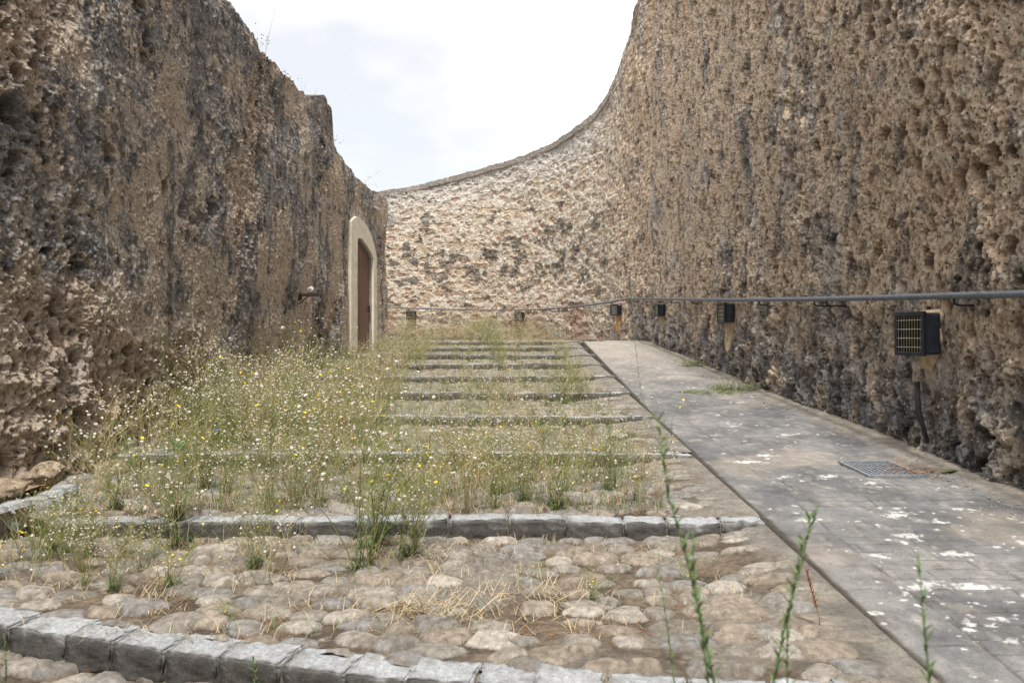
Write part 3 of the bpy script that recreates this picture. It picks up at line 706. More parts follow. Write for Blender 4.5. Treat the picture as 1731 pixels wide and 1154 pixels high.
# ================================================================== HANDRAIL
rail_px = [(1990,487),(1731,497),(1600,500),(1480,503.5),(1380,505.5),(1320,506),(1260,506.5),(1200,506.5),(1150,505.5),(1110,505),(1085,504.5),(1068,504.5),(1050,507),(1035,510),(1000,515),(960,520),(920,522.5),(880,524),(830,524),(780,523),(735,522),(700,521),(655,519),(620,517)]
rp = []
for (a, b) in rail_px:
    p, t, n = wall_ray(a); q = p+n*.17
    # recompute the column for the offset point by nudging the ray
    for _ in range(3):
        xa_ = CX+F*q.x/q.y; p, t, n = wall_ray(a+(a-xa_)*.9); q = p+n*.17
    rp.append(Vector((q.x, q.y, E+(HY-b)*q.y/F)))
root = empty('handrail', rp[0]); tag(root, 'long grey pipe handrail running along the curved right wall to the far end', 'handrail')
mb = MB(); mb.tube([p-rp[0] for p in rp], .0275, 14); mb.build('pipe', M['iron'], root, True)
def rail_at(xpix):
    for a, b in zip(rp[:-1], rp[1:]):
        xa_, xb_ = CX+F*a.x/a.y, CX+F*b.x/b.y
        if xb_ <= xpix <= xa_:
            # interpolate along the segment
            lo, hi = 0., 1.
            for _ in range(25):
                m_ = (lo+hi)/2; q = a.lerp(b, m_)
                if CX+F*q.x/q.y > xpix: lo = m_
                else: hi = m_
            return a.lerp(b, lo), (b-a).normalized()
for bx_ in (1612,1396,1376,1283,1213,1168,1133,1111,1087,1069,1034,985,930,870,800,735,690):
    p, t = rail_at(bx_); n = Vector((-t.y, t.x, 0)); n = Vector((n.x, n.y, 0)).normalized()
    q = p-rp[0]; w = -n
    mb = MB(); mb.tube([q+Vector((0,0,-.02)), q+Vector((0,0,-.055)), q+Vector((0,0,-.068))+w*.012, q+Vector((0,0,-.075))+w*.035, q+Vector((0,0,-.078))+w*.26], .0095, 8)
    mb.build('bracket', M['darkiron'], root, True)
for jx_ in (1660, 1478):
    p, t = rail_at(jx_); q = p-rp[0]; mb = MB(); mb.tube([q-t*.035, q+t*.035], .0292, 14); mb.build('sleeve', M['iron'], root, True)

# ================================================================== FLOODLIGHTS
def floodlight(cpx, top, bot, wid, turn, label, patch=None, conduit=None, dep=.15):
    p, t, n = wall_ray(cpx); p = p+n*(.10)
    zt_ = E+(HY-top)*p.y/F; zb_ = E+(HY-bot)*p.y/F; h = zt_-zb_; 
    root = empty('floodlight', (p.x, p.y, (zt_+zb_)/2)); tag(root, label, 'floodlight', 'caged floodlights fixed to the rampart')
    n2 = Matrix.Rotation(turn, 3, 'Z') @ n; t2 = Vector((-n2.y, n2.x, 0))
    Rm = Matrix((t2, n2, Vector((0,0,1)))).transposed()
    b = MB(); b.box((n2*0), (wid*.94, dep, h*.94), Rm, .02); b.box(-n2*.12, (wid*.45, .14, h*.45), Rm, .01)
    for k in range(5): b.box(t2*(wid*.475)+n2*(-.05+.025*k), (.008,.008,h*.8), Rm); b.box(-t2*(wid*.475)+n2*(-.05+.025*k), (.008,.008,h*.8), Rm)
    b.build('housing', M['housing'], root)
    fr = MB(); fy_ = dep/2+.012; bw = .035*wid/.4
    for s_ in (-1,1):
        fr.box(n2*fy_+t2*s_*(wid/2-bw/2), (bw,.03,h), Rm, .006); fr.box(n2*fy_+Vector((0,0,s_*(h/2-bw/2))), (wid-2*bw-.002,.03,bw), Rm, .006)
    fr.build('front_frame', M['housing'], root)
    ln = MB(); ln.box(n2*(dep/2+.003), (wid-2*bw,.004,h-2*bw), Rm); ln.build('lens', M['lens'], root)
    gr = MB()
    for k in range(9): gr.tube([n2*(fy_+.006)+t2*((k+.5)/9-.5)*(wid-2*bw)+Vector((0,0,z_*(h/2-bw))) for z_ in (-1,1)], .0022, 5)
    for k in range(4): gr.tube([n2*(fy_+.010)+t2*s_*(wid/2-bw)+Vector((0,0,((k+.5)/4-.5)*(h-2*bw))) for s_ in (-1,1)], .003, 5)
    gr.build('grille', M['wire'], root)
    if patch:
        (pw, ph, pm) = patch; nr, nc = 60, 50; V = []
        for i in range(nr):
            for j in range(nc):
                a = (j/(nc-1)-.5)*2; v_ = i/(nr-1)
                wl = pw*(.62 if v_ < .3 else .62*(1-(v_-.3)/.7)**.8+.12)*(1+.25*mnoise.noise(Vector((v_*5, a > 0, cpx))))
                z_ = h*.55-v_*(ph+h*.55); rim = (1-abs(a)**2.5)*(1-max(0, v_-.85)/.15)*(min(1, v_/.06))
                dd = -.10+rim*.12+.02*mnoise.noise(Vector((a*2, v_*5, cpx)))
                q = n*dd+t*(a*wl)+Vector((0,0,z_)); V.append(q)
        f_ = [(i*nc+j, i*nc+j+1, (i+1)*nc+j+1, (i+1)*nc+j) for i in range(nr-1) for j in range(nc-1)]
        mb = MB(); mb.v = [tuple(q) for q in V]; mb.f = f_; mb.build('mortar_patch', M[pm], root, True)
    if conduit:
        L0, L1, sh = conduit; mb = MB()
        mb.tube([n*.02+t*0+Vector((0,0,-L0)), n*.05-t*sh*.4+Vector((0,0,-(L0+L1)/2)), n*.03-t*sh+Vector((0,0,-L1))], [.025,.024,.014], 10); mb.build('cable_conduit', M['darkiron'], root, True)
    return root
floodlight(1572, 527, 601, .40, .12, 'large caged floodlight near the camera with mortar and a black conduit below', (.28,.34,'mortar'), (.42,.92,.20))
floodlight(1238, 512, 546, .38, .05, 'black caged floodlight under the rail, second nearest on the right wall', (.16,.75,'mortar'))
floodlight(1123, 514, 535, .34, .05, 'small black floodlight third along the right wall, between the rail brackets', (.12,.4,'mortar'))
floodlight(1047, 515, 533, .32, .3, 'black floodlight at the bend of the wall above an ochre mortar strip', (.10,.70,'ochre_mortar'))
floodlight(882, 527, 542, .37, 0, 'dark broken floodlight in the middle of the end wall above the weeds', None)
floodlight(697, 525, 539, .36, 0, 'leftmost black floodlight on the end wall beside the corner of the left wall', (.30,.45,'mortar'))

# rusty plate with a white stone on it
Xr = CX+F*lx0/np.maximum(ly0, .5); i = np.argmin(np.abs(Xr-505)+(ly0 < 4)*9999+(ly0 > 17)*9999)
p = Vector((lx0[i], ly0[i], E+(HY-498)*ly0[i]/F))
root = empty('rusty_bracket', p); tag(root, 'rusty iron plate jutting from the left wall near the door', 'bracket')
mb = MB(); mb.box((.14,.0,0), (.36,.12,.045), None, .008); mb.build('plate', M['rust'], root)
mb = MB(); mb.box((.01,0,-.03), (.06,.10,.11), None, .008); mb.tube([(.0,.0,-.16),(.16,0,-.02)], .009, 6); mb.build('fixing', M['rust'], root)
o = link('white_stone', rock_mesh(.052, 9, .9, 1.1)); o.data.materials.clear(); o.data.materials.append(M['white']); o.location = p+Vector((.20,0,.022+.060)); tag(o, 'white rounded stone resting on the rusty iron plate', 'stone')

# ================================================================== DRAIN GRATE
gy0, gy1, gx0, gx1 = 6.18, 6.68, 2.76, 3.17
sl = math.atan(.064); root = empty('drain_grate', ((gx0+gx1)/2, (gy0+gy1)/2, float(rampz((gy0+gy1)/2))+.012)); root.rotation_euler = (sl, 0, .05)
tag(root, 'square galvanised drain grate set in the ramp near the right wall', 'drain')
w_g, d_g = gx1-gx0, gy1-gy0
mb = MB()
for s_ in (-1,1): mb.box((s_*w_g/2,0,0), (.022,d_g+.022,.02)); mb.box((0,s_*d_g/2,.001), (w_g-.024,.022,.02))
mb.build('rim', M['galv'], root)
mb = MB()
for k in range(1,10): mb.box((-w_g/2+w_g*k/10,0,.002), (.010,d_g-.022,.012))
for k in range(1,10): mb.box((0,-d_g/2+d_g*k/10,-.001), (w_g-.022,.010,.012))
mb.build('bars', M['galv'], root)
mb = MB(); mb.box((0,0,-.006), (w_g-.02,d_g-.02,.004)); mb.build('sump', M['void'], root)  # near-black plate closing the drain just below the bars

# ================================================================== PLANTS
def gh(x, y):   # ground height under a plant
    if x > float(STEPX(y)): return float(rampz(y))
    if y > 21: return zt(10)
    if y < float(front1(x)): return E-1.43
    k = max(1, min(10, int((y-D1)//T)+1)); return zt(k)
def weed_proto(seed, h, stems, heads, flowers, dry, spread=.35, leafy=40, rad=.0032):
    r = random.Random(seed); random.seed(seed)
    st = MB(); dr = MB(); pf = MB(); fl = MB(); lf = MB(); tips = []
    def branch(p, d, L, ra, lvl, mbx):
        n = 5 if lvl < 2 else 3; pts = [p.copy()]; q = p.copy(); dd = d.copy()
        for i in range(n):
            dd = (dd+Vector((r.gauss(0,.16), r.gauss(0,.16), r.gauss(.03,.06)))).normalized(); q = q+dd*L/n; pts.append(q.copy())
            if lvl < 3 and (i > 0 or lvl > 0) and r.random() < (.85 if lvl < 2 else .5):
                a = r.uniform(0, 6.28); bd = (dd*.75+Vector((math.cos(a), math.sin(a), .15))*r.uniform(.45,.9)).normalized()
                branch(q, bd, L*r.uniform(.32,.55), ra*.62, lvl+1, mbx)
        mbx.tube(pts, [ra*(1-.6*i/n) for i in range(n+1)], 3 if lvl else 4, False)
        tips.append((q, dd))
    for s_ in range(stems):
        a = r.uniform(0, 6.28); t = r.uniform(.03, spread)
        branch(Vector((r.gauss(0,.03), r.gauss(0,.03), -.02)), Vector((math.cos(a)*t, math.sin(a)*t, 1)).normalized(), h*r.uniform(.6,1), rad, 0, dr if r.random() < dry else st)
    r.shuffle(tips)
    for i, (q, d) in enumerate(tips):
        if i < heads*len(tips): pf.puff(q, r.uniform(.006,.014), r.uniform(.7,1))
        elif i < (heads+flowers)*len(tips): fl.daisy(q, r.uniform(.009,.014))
        else: st.puff(q, .0028, 1.6)
    for i in range(leafy):
        a = r.uniform(0, 6.28); z = abs(r.gauss(0, h*.16)); lf.blade((r.gauss(0,.03), r.gauss(0,.03), z), (math.cos(a), math.sin(a), r.uniform(.2,1.2)), r.uniform(.004,.009), r.uniform(.05,.14), r.uniform(.1,.5))
    return dict(stems=(st, 'stem'), dry_stems=(dr, 'drystem'), seed_heads=(pf, 'fluff'), flowers=(fl, 'yellow'), leaves=(lf, 'leaf'))
def make_plant(name, parts, label, cat, group=None):
    root = empty(name, (0,0,0)); tag(root, label, cat, group)
    for k, (mb, m_) in parts.items():
        if mb.f:
            q = mb.build(k, M[m_], root)
            if k in ('seed_heads', 'flowers'): q['kind'] = 'stuff'
    return root
def copy_tree(o):
    c_ = o.copy(); COL.objects.link(c_)
    for ch in o.children:
        d = ch.copy(); COL.objects.link(d); d.parent = c_
    return c_
protoW = [weed_proto(11, .80, 9, .24, .012, .3, .45), weed_proto(12, .95, 11, .16, .015, .2, .38, 90), weed_proto(13, .6, 9, .32, .01, .5, .6), weed_proto(14, .7, 12, .07, .02, .12, .45, 140),
          weed_proto(15, .85, 7, .22, .015, .55, .55), weed_proto(16, .5, 9, .04, .02, .3, .6, 90), weed_proto(17, .75, 9, .15, .01, .65, .7)]
used = {}
def plant(pi, x, y, sc_, label, group, rz=None, z=None, tilt=None):
    if pi not in used:
        o = make_plant('wild_weed', protoW[pi], label, 'weed', group); used[pi] = o
    else: o = copy_tree(used[pi])
    o['label'] = label
    if group: o['group'] = group
    elif 'group' in o.keys(): del o['group']
    o.location = (x, y, gh(x, y) if z is None else z); o.rotation_euler = (random.uniform(-.15,.15) if tilt is None else tilt, random.uniform(-.15,.15), random.uniform(0,6.28) if rz is None else rz)
    o.scale = (sc_, sc_, sc_); return o
random.seed(21)
def inzone(n, fx, fy, kinds, s0_, s1_, label, group):
    for _ in range(n):
        y = fy(); x = fx(y); plant(random.choice(kinds), x, y, random.uniform(s0_, s1_), label, group)
U = random.uniform
# the thicket, zone by zone
inzone(24, lambda y: -3.25+abs(random.gauss(0,.65)), lambda: U(7.2,11.5), [0,2,1,4,6,0], .7, 1.1, 'wiry weed full of white seed heads against the left wall', 'weeds against the left wall')
inzone(13, lambda y: U(-3.1,-.6), lambda: U(5.3,7.3), [0,1,3,5,4], .55, .95, 'tangled green weed with seed heads on the second tread, left half', 'weeds on the second tread, left half')
inzone(18, lambda y: U(-.6,1.15), lambda: U(5.3,7.0), [3,5,1,3,4,1], .42, .78, 'green weed with few yellow flowers on the second tread, right half', 'weeds on the second tread, right half')
inzone(30, lambda y: U(-2.7,1.2), lambda: U(7.2,12.0), [0,1,3,3,4,5,6,5], .42, .78, 'wiry seeding weed between the third and fifth kerb rows', 'weeds on the middle steps')
inzone(34, lambda y: U(-3.1,1.1), lambda: U(12,20.8), [1,3,3,6,4,6], .4, .8, 'yellowish weed on the upper steps beyond the fifth kerb row', 'weeds on the upper steps')
inzone(11, lambda y: -3.1+abs(random.gauss(0,.5)), lambda: U(13,20), [2,4,6,0], .45, .75, 'dry golden weed in front of the plank door and the wall corner', 'weeds by the door')
inzone(16, lambda y: U(-3.6,.9), lambda: U(21.5,27), [3,4,6], .7, 1.2, 'pale weed on the landing below the end wall', 'weeds on the landing')
inzone(12, lambda y: U(-3.0,-1.5), lambda: U(3.9,4.9), [5,3,0], .35, .6, 'thin straggling weed on the lowest cobbled tread, left side', 'weeds on the lowest tread, left')
# single weeds one can point to
for (xp, yb, pi, s_, lb) in [
    (640,930,3,1.15,'dense green clump standing behind the largest dark-stemmed one'),
    (300,880,3,1.0,'dark green clump at the left of the second tread'),
    (455,870,1,.75,'tall green clump midway between the ledge and the largest clump'),
    (612,965,1,1.0,'large dark-stemmed weed clump growing at the second kerb row, left of the photo centre'),
    (690,945,3,.9,'dense green weed in front of the second kerb row just right of the largest clump'),
    (430,960,3,.62,'low green weed on the lowest cobbled tread left of the largest clump'),
    (940,860,3,.92,'bushy green weed on the second tread below the middle of the steps'),
    (1075,850,5,.6,'small spiky green weed near the right end of the second tread'),
    (300,925,0,.95,'tall weed standing at the left end of the second kerb row'),
    (150,905,4,.8,'straggling weed with bare branches leaning over the granite ledge edging'),
    (1000,1015,5,.38,'small weed with a yellow flower alone on the lowest tread, right of the straw tuft'),
    (910,985,5,.30,'tiny green tuft on the lowest cobbled tread between the straw and the kerb'),
    (1160,985,5,.3,'little green tuft on the cobbles near the ramp edge'),
    (380,1040,5,.2,'tiny green seedling between the cobbles just behind the lowest kerb row')]:
    H_ = 1.30 if yb > 918 else (1.172 if yb > 800 else 1.05)
    d = F*H_/(yb-HY); x = (xp-CX)*d/F
    plant(pi, x, d, s_, lb, None, z=E-H_-.01)

# sprigs with needle leaves
def sprig(name, pts, rad, leafL, n_l, label, m_='fleaf', start=.35, flower=False, cat='plant', thin=1):
    leafL *= thin; n_l = int(n_l*thin)
    root = empty(name, pts[0]); tag(root, label, cat); o0 = Vector(pts[0]); P = [Vector(p)-o0 for p in pts]
    if cat == 'plant' and name == 'tall_sprig': rad *= .55
    mb = MB(); mb.tube(P, [rad*(1-.65*i/(len(P)-1)) for i in range(len(P))], 6); mb.build('stem', M[m_], root, True)
    lf = MB(); Ls = [0]
    for i in range(len(P)-1): Ls.append(Ls[-1]+(P[i+1]-P[i]).length)
    for k in range(n_l):
        t = (start+(1-start)*(k/n_l))*Ls[-1]; i = max(j for j in range(len(Ls)-1) if Ls[j] <= t); q = P[i].lerp(P[i+1], (t-Ls[i])/(Ls[i+1]-Ls[i]))
        a = k*2.4+U(-.3,.3); lf.blade(q, (math.cos(a), math.sin(a), U(.9,1.9)), leafL*.12, leafL*U(.5,1.15)*(1-.35*k/n_l), U(0,.25))
    lf.build('leaves', M[m_], root)
    if flower:
        fm = MB(); fm.daisy(P[-1], .012); fm.daisy(P[-2]+Vector((.02,0,.01)), .010); fm.build('flowers', M['yellow'], root)
    return root
def pix(xp, yp, d): return ((xp-CX)*d/F, d, E+(HY-yp)*d/F)
def fsprig(pl, d, label, rad=.0026, leafL=.048, n_l=80, start=.4, **k):
    x, y, z = pix(*pl[-1], d); base = pix(*pl[0], d); b0 = (base[0]+.01, base[1]+.02, gh(base[0], base[1]))
    pts = [b0]+[pix(a, b, d+U(-.01,.01)) for a, b in pl]; return sprig('green_sprig', pts, rad, leafL, n_l, label, start=start, **k)
fsprig([(1208,1160),(1185,1050),(1160,940),(1130,840),(1112,700)], 1.35, 'tallest blurred green sprig in the foreground right of centre', n_l=100)
fsprig([(1198,1160),(1185,1060),(1172,960),(1170,900)], 1.42, 'short blurred sprig close beside the tallest foreground sprig', n_l=60)
fsprig([(1306,1160),(1330,1040),(1355,950),(1372,865)], 1.45, 'blurred forked green sprig in front of the ramp edge', n_l=90)
fsprig([(1330,1060),(1352,930),(1383,860)], 1.50, 'thin side sprig crossing the forked foreground sprig', n_l=60, rad=.0018)
fsprig([(1572,1160),(1562,1060),(1552,935)], 1.25, 'rightmost blurred green sprig over the ramp', n_l=70)
fsprig([(1140,1160),(1128,1060),(1112,960)], 1.8, 'low slender sprig at the bottom left of the tallest foreground sprig', n_l=60, leafL=.03)
fsprig([(8,1160),(10,1120),(6,1070)], 2.3, 'green leafy sprig at the bottom left corner', n_l=30)
fsprig([(432,1160),(430,1130),(428,1112)], 2.9, 'tiny green sprig in front of the lowest kerb row', n_l=24, rad=.002)
def gsprig(pl, d, z, label, **k):
    pts = [(pix(pl[0][0], 0, d)[0], d, z)]+[pix(a, b, d) for a, b in pl]; return sprig('tall_sprig', pts, .004, .06, 90, label, **k)
gsprig([(1088,690),(1080,640),(1072,570),(1068,480)], 8.9, float(rampz(8.9)), 'tall thin sprig standing at the edge of the ramp in front of the bend', start=.1, m_='greyleaf')
gsprig([(1135,710),(1145,690),(1155,676)], 7.6, float(rampz(7.6))+0.0, 'short sprig with a yellow flower at the edge of the ramp', start=.2, flower=True, thin=.4)
gsprig([(278,690),(276,620),(278,548)], 7.9, zt(3), 'upright green spike against the left wall', start=.2)
gsprig([(917,560),(915,540),(912,512)], 17.5, zt(8), 'upright thin sprig on the upper steps before the end wall', start=.2, m_='stem')
gsprig([(1385,1045),(1375,1010),(1362,960)], 3.5, float(rampz(3.5)), 'withered rusty plant in the joint between cobbles and ramp', start=.3, m_='redstraw', thin=.7)

# low grey-green plants at the foot of the right wall
def low_shrub(x, y, r, h, n, label, m_='greyleaf'):
    root = empty('low_shrub', (x, y, gh(x, y))); tag(root, label, 'plant'); lf = MB(); st = MB()
    for k in range(n):
        a = U(0,6.28); rr_ = r*math.sqrt(random.random()); q = Vector((math.cos(a)*rr_*1.3, math.sin(a)*rr_, 0)); tip = q+Vector((U(-.05,.05), U(-.05,.05), h*U(.3,1)*(1-.6*(rr_/r)**2)))
        st.tube([q*.6, tip], .0015, 3, False)
        for j in range(5):
            b_ = U(0,6.28); lf.blade(q.lerp(tip, U(.4,1)), (math.cos(b_), math.sin(b_), U(0,1)), .008, U(.02,.05), .2, 2)
    st.build('stems', M['stem'], root); lf.build('leaves', M[m_], root); return root
low_shrub(3.15, 11.3, .30, .18, 240, 'grey-green low plant spreading on the ramp at the foot of the right wall')
low_shrub(2.75, 11.0, .35, .07, 160, 'flat pale plant mat on the ramp left of the grey-green plant')
low_shrub(3.35, 14.6, .22, .22, 140, 'small dry-green plant in the dust farther up by the right wall')
low_shrub(-3.35, 16.6, .25, .42, 200, 'dark twiggy tangle at the foot of the door surround', 'moss')

# straw tufts
def straw_tuft(x, y, r, n, L, label):
    root = empty('straw_tuft', (x, y, gh(x, y))); tag(root, label, 'dry grass', ); mb = MB()
    for k in range(n):
        a = U(0,6.28); q = Vector((random.gauss(0,r*.5), random.gauss(0,r*.3), .0)); b_ = U(0,6.28); e = U(.1,1.3); l = L*U(.4,1)
        d = Vector((math.cos(b_), math.sin(b_), e)).normalized()
        mb.tube([q, q+d*l*.5, q+d*l*.8+Vector((0,0,-.04*l)), q+d*l+Vector((0,0,-.25*l))], [.0016,.0015,.0012,.0006], 3, False)
    mb.build('straw', M['straw'], root); return root
straw_tuft(-.38, 3.75, .30, 90, .26, 'bleached straw tuft on the lowest tread just behind the kerb, centre of the photo')
straw_tuft(.15, 3.95, .25, 50, .22, 'thinner straw tuft to the right of the central one')
straw_tuft(-.62, 4.7, .30, 60, .26, 'flattened dry grass beneath the largest weed clump')
straw_tuft(-1.75, 4.2, .16, 26, .20, 'dry straw wisps on the cobbles of the left half of the lowest tread')

# uncountable ground cover
def cover(name, spots, n, L0, L1, w, m_, up_=(.2,1.5), kind='stuff'):
    r = RNG; V = []; Fc = []
    xs__, ys__, = [], []
    per = np.array([s_[4] for s_ in spots], float); per /= per.sum()
    vv = []; 
    for s_, pr in zip(spots, per):
        c_ = int(n*pr); x = r.uniform(s_[0], s_[1], c_); y = r.uniform(s_[2], s_[3], c_)
        dn = fbm(x*1.6, y*1.6, 601+len(name), 3)+.25*r.random(c_); ok = dn > s_[5]; vv.append(np.stack([x[ok], y[ok]], -1))
    P_ = np.concatenate(vv); n = len(P_); z = np.array([gh(a, b) for a, b in P_]) + (.0)
    a = r.uniform(0, 2*np.pi, n); e = r.uniform(*up_, n); L_ = r.uniform(L0, L1, n); d = np.stack([np.cos(a), np.sin(a), e], -1); d /= np.linalg.norm(d, axis=1)[:, None]
    sd = np.stack([-np.sin(a), np.cos(a), 0*a], -1)*w*.5
    b0 = np.c_[P_, z-.005]; m1 = b0+d*L_[:, None]*.5; t1 = b0+d*L_[:, None]; t1[:, 2] -= L_*.22
    V = np.stack([b0-sd, b0+sd, m1+sd*.8, m1-sd*.8, t1+sd*.2, t1-sd*.2], 1).reshape(-1,3)
    i = np.arange(n)[:, None]*6; Q = np.concatenate([i+np.array([0,1,2,3]), i+np.array([3,2,4,5])])
    me = np_mesh(name, V, Q, smooth=False); o = link(name, me, M[m_]); tag(o, kind=kind); return o
SP_ = [(-3.4,1.0,5.25,7.0,5,-.05),(-3.4,1.1,7.2,9,4,-.1),(-3.4,1.2,9.2,13,6,-.15),(-3.4,1.4,13,21,8,-.2),(-3.0,1.2,3.4,5.0,2.4,.12),(-3.4,.3,4.6,5.0,1.2,-.1)]
tag(cover('dry_ground_grass', SP_, 42000, .03, .13, .0028, 'straw'), 'pale dry grass stubble covering the steps', 'grass')
tag(cover('rusty_ground_litter', SP_, 42000, .02, .07, .004, 'redstraw', (-.05,.6)), 'rust brown dead leaf litter between the cobbles', 'leaf litter')
tag(cover('green_ground_weeds', SP_[:4]+[(-2.9,1.2,3.4,5.0,.5,.25)], 34000, .04, .16, .003, 'leaf', (.6,2.5)), 'fine green grassy growth covering the steps', 'grass')
SPk = []
for k in range(2, 11): SPk.append((-3.3, 1.2 if k > 2 else .6, yt(k)-.16, yt(k)-.02, 1, -.15))
tag(cover('kerb_foot_growth', SPk, 3500, .03, .12, .003, 'drystem', (.4,2)), 'dry growth along the feet of the kerb rows', 'grass')
def weed_mass(name, spots, n, m_, hm, hr, label, fl=.06):
    r = RNG; vv = []
    per = np.array([s_[4] for s_ in spots], float); per /= per.sum()
    for s_, pr in zip(spots, per):
        c_ = int(n*pr); x = r.uniform(s_[0], s_[1], c_); y = r.uniform(s_[2], s_[3], c_); ok = fbm(x*1.3, y*1.3, 701, 3)+.3*r.random(c_) > s_[5]
        vv.append(np.stack([x[ok], y[ok], np.full(ok.sum(), s_[6])], -1))
    Pn = np.concatenate(vv); n = len(Pn); z = np.array([gh(a, b) for a, b in Pn[:, :2]]); hh = Pn[:, 2]*r.uniform(.45, 1, n)
    a = r.uniform(0, 6.28, n); ln = r.uniform(.05, .55, n); p0_ = np.c_[Pn[:, :2], z]; d = np.stack([np.cos(a)*ln, np.sin(a)*ln, np.ones(n)], -1)
    m1 = p0_+d*hh[:, None]*.55+r.normal(0, .015, (n,3)); t1 = p0_+d*hh[:, None]+r.normal(0, .05, (n,3)); sd = np.stack([-np.sin(a+1), np.cos(a+1), 0*a], -1)*.0019
    sd2 = np.stack([np.cos(a+1), np.sin(a+1), 0*a], -1)*.0019
    V = []; Q = []; o_ = 0
    for sx in (sd, sd2):
        V.append(np.stack([p0_-sx, p0_+sx, m1+sx*.7, m1-sx*.7, t1+sx*.35, t1-sx*.35], 1).reshape(-1,3)); i = np.arange(n)[:, None]*6+o_; Q += [i+np.array([0,1,2,3]), i+np.array([3,2,4,5])]; o_ += 6*n
    # side twigs
    tips = [t1]
    for q_ in range(3):
        f_ = r.uniform(.35, .9, n)[:, None]; b_ = np.where(f_ < .55, p0_+(m1-p0_)*f_/.55, m1+(t1-m1)*(f_-.55)/.45); aa = r.uniform(0, 6.28, n); tw = b_+np.stack([np.cos(aa), np.sin(aa), r.uniform(.3,1.3,n)], -1)*r.uniform(.05,.16,n)[:, None]
        sx = sd*.5; V.append(np.stack([b_-sx, b_+sx, tw+sx*.5, tw-sx*.5], 1).reshape(-1,3)); i = np.arange(n)[:, None]*4+o_; Q.append(i+np.array([0,1,2,3])); o_ += 4*n; tips.append(tw)
    me = np_mesh(name, np.concatenate(V), np.concatenate(Q), smooth=False); tag(link(name, me, M[m_]), label, 'weeds', kind='stuff')
    Tp = np.concatenate(tips); Tp = Tp[r.random(len(Tp)) < hr]
    def heads(Tq, rad, nm, mm, lb, sq):
        k = len(Tq); rr_ = r.uniform(*rad, k)[:, None]; oc = np.array([[1,0,0],[0,1,0],[-1,0,0],[0,-1,0],[0,0,1],[0,0,-1]], float); oc[:, 2] *= sq
        ang = r.uniform(0, 6.28, k); ca, sa = np.cos(ang)[:, None], np.sin(ang)[:, None]
        x_ = oc[None,:,0]*ca-oc[None,:,1]*sa; y_ = oc[None,:,0]*sa+oc[None,:,1]*ca; z_ = np.broadcast_to(oc[None,:,2], x_.shape)
        Vh = Tq[:, None, :]+np.stack([x_, y_, z_], -1)*rr_[:, None, :]*r.uniform(.75, 1.25, (k,6,1)); tr = np.array([[0,1,4],[1,2,4],[2,3,4],[3,0,4],[1,0,5],[2,1,5],[3,2,5],[0,3,5]])
        Qh = (np.arange(k)[:, None, None]*6+tr[None]).reshape(-1,3); me = np_mesh(nm, Vh.reshape(-1,3), Qh, smooth=True); tag(link(nm, me, M[mm]), lb, 'seed heads', kind='stuff')
    sel = r.random(len(Tp)) < fl
    heads(Tp[~sel], (.006, .013), 'seed_head_mass', 'fluff', 'fine white fluffy seed heads speckling the '+label.split(' the ')[-1], .85)
    if sel.sum(): heads(Tp[sel], (.008, .012), 'yellow_flower_mass', 'yellow', 'tiny yellow flowers speckling the '+label.split(' the ')[-1], .4)
WM = [(-3.4,-1.5,7.2,12,4.5,.0,.62),(-3.0,-.8,5.25,7.1,1.5,.08,.40),(-.8,1.1,5.25,7.1,1.5,.10,.34),(-1.5,1.2,7.2,12,1.8,.12,.34),(-3.4,1.2,12,21,1.6,.10,.34),(-3.4,-1.9,13,21,2,-.1,.42),(-3.6,1.3,21,28,2,-.1,.6),(-3.0,-1.2,4.0,4.95,.4,.1,.25)]
weed_mass('green_weed_mass', WM, 3300, 'stem', 1, .15, 'fine wiry green weed stalks filling the thicket on the steps')
weed_mass('dry_weed_mass', WM, 5200, 'drystem', 1, .22, 'fine straw-coloured weed stalks mixed into the thicket on the steps', .03)
# litter and gravel beside the drain and along the right wall
V = []; Q = []
rr = random.Random(8); mbg = MB()
for i in range(900):
    y = 4.2+12*rr.random()**1.6; x = wall_r(y)-.06-abs(rr.gauss(0,.16)); s_ = rr.uniform(.003,.012)*(1+.05*y)
    mbg.puff((x, y, float(rampz(y))+.028*max(0, 1-(wall_r(y)-x)/.3)+s_*.2), s_, .7)
tag(mbg.build('wall_foot_gravel', M['crumbs']), 'loose crumbs of stone fallen along the foot of the right wall', 'gravel', kind='stuff')
mbg = MB()
for i in range(170):
    y = rr.gauss(6.35,.10); x = rr.gauss(3.22,.13); a = rr.uniform(0,6.28)
    mbg.blade((x, y, float(rampz(y))+.015+rr.random()*.02), (math.cos(a), math.sin(a), rr.uniform(-.1,.35)), .008, rr.uniform(.03,.09), .1)
tag(mbg.build('drain_litter', M['redstraw']), 'brown dead leaves gathered at the right side of the drain grate', 'leaf litter', kind='stuff')
mb = MB(); mb.blade((0,0,0), (1,.1,.12), .075, .16, .15, 8); o = mb.build('fallen_leaf', M['leaf']); o.location = (3.40, 6.28, float(rampz(6.28))+.03); o.rotation_euler = (0,0,.2)
tag(o, 'yellow-green fallen leaf beside the drain litter', 'leaf')

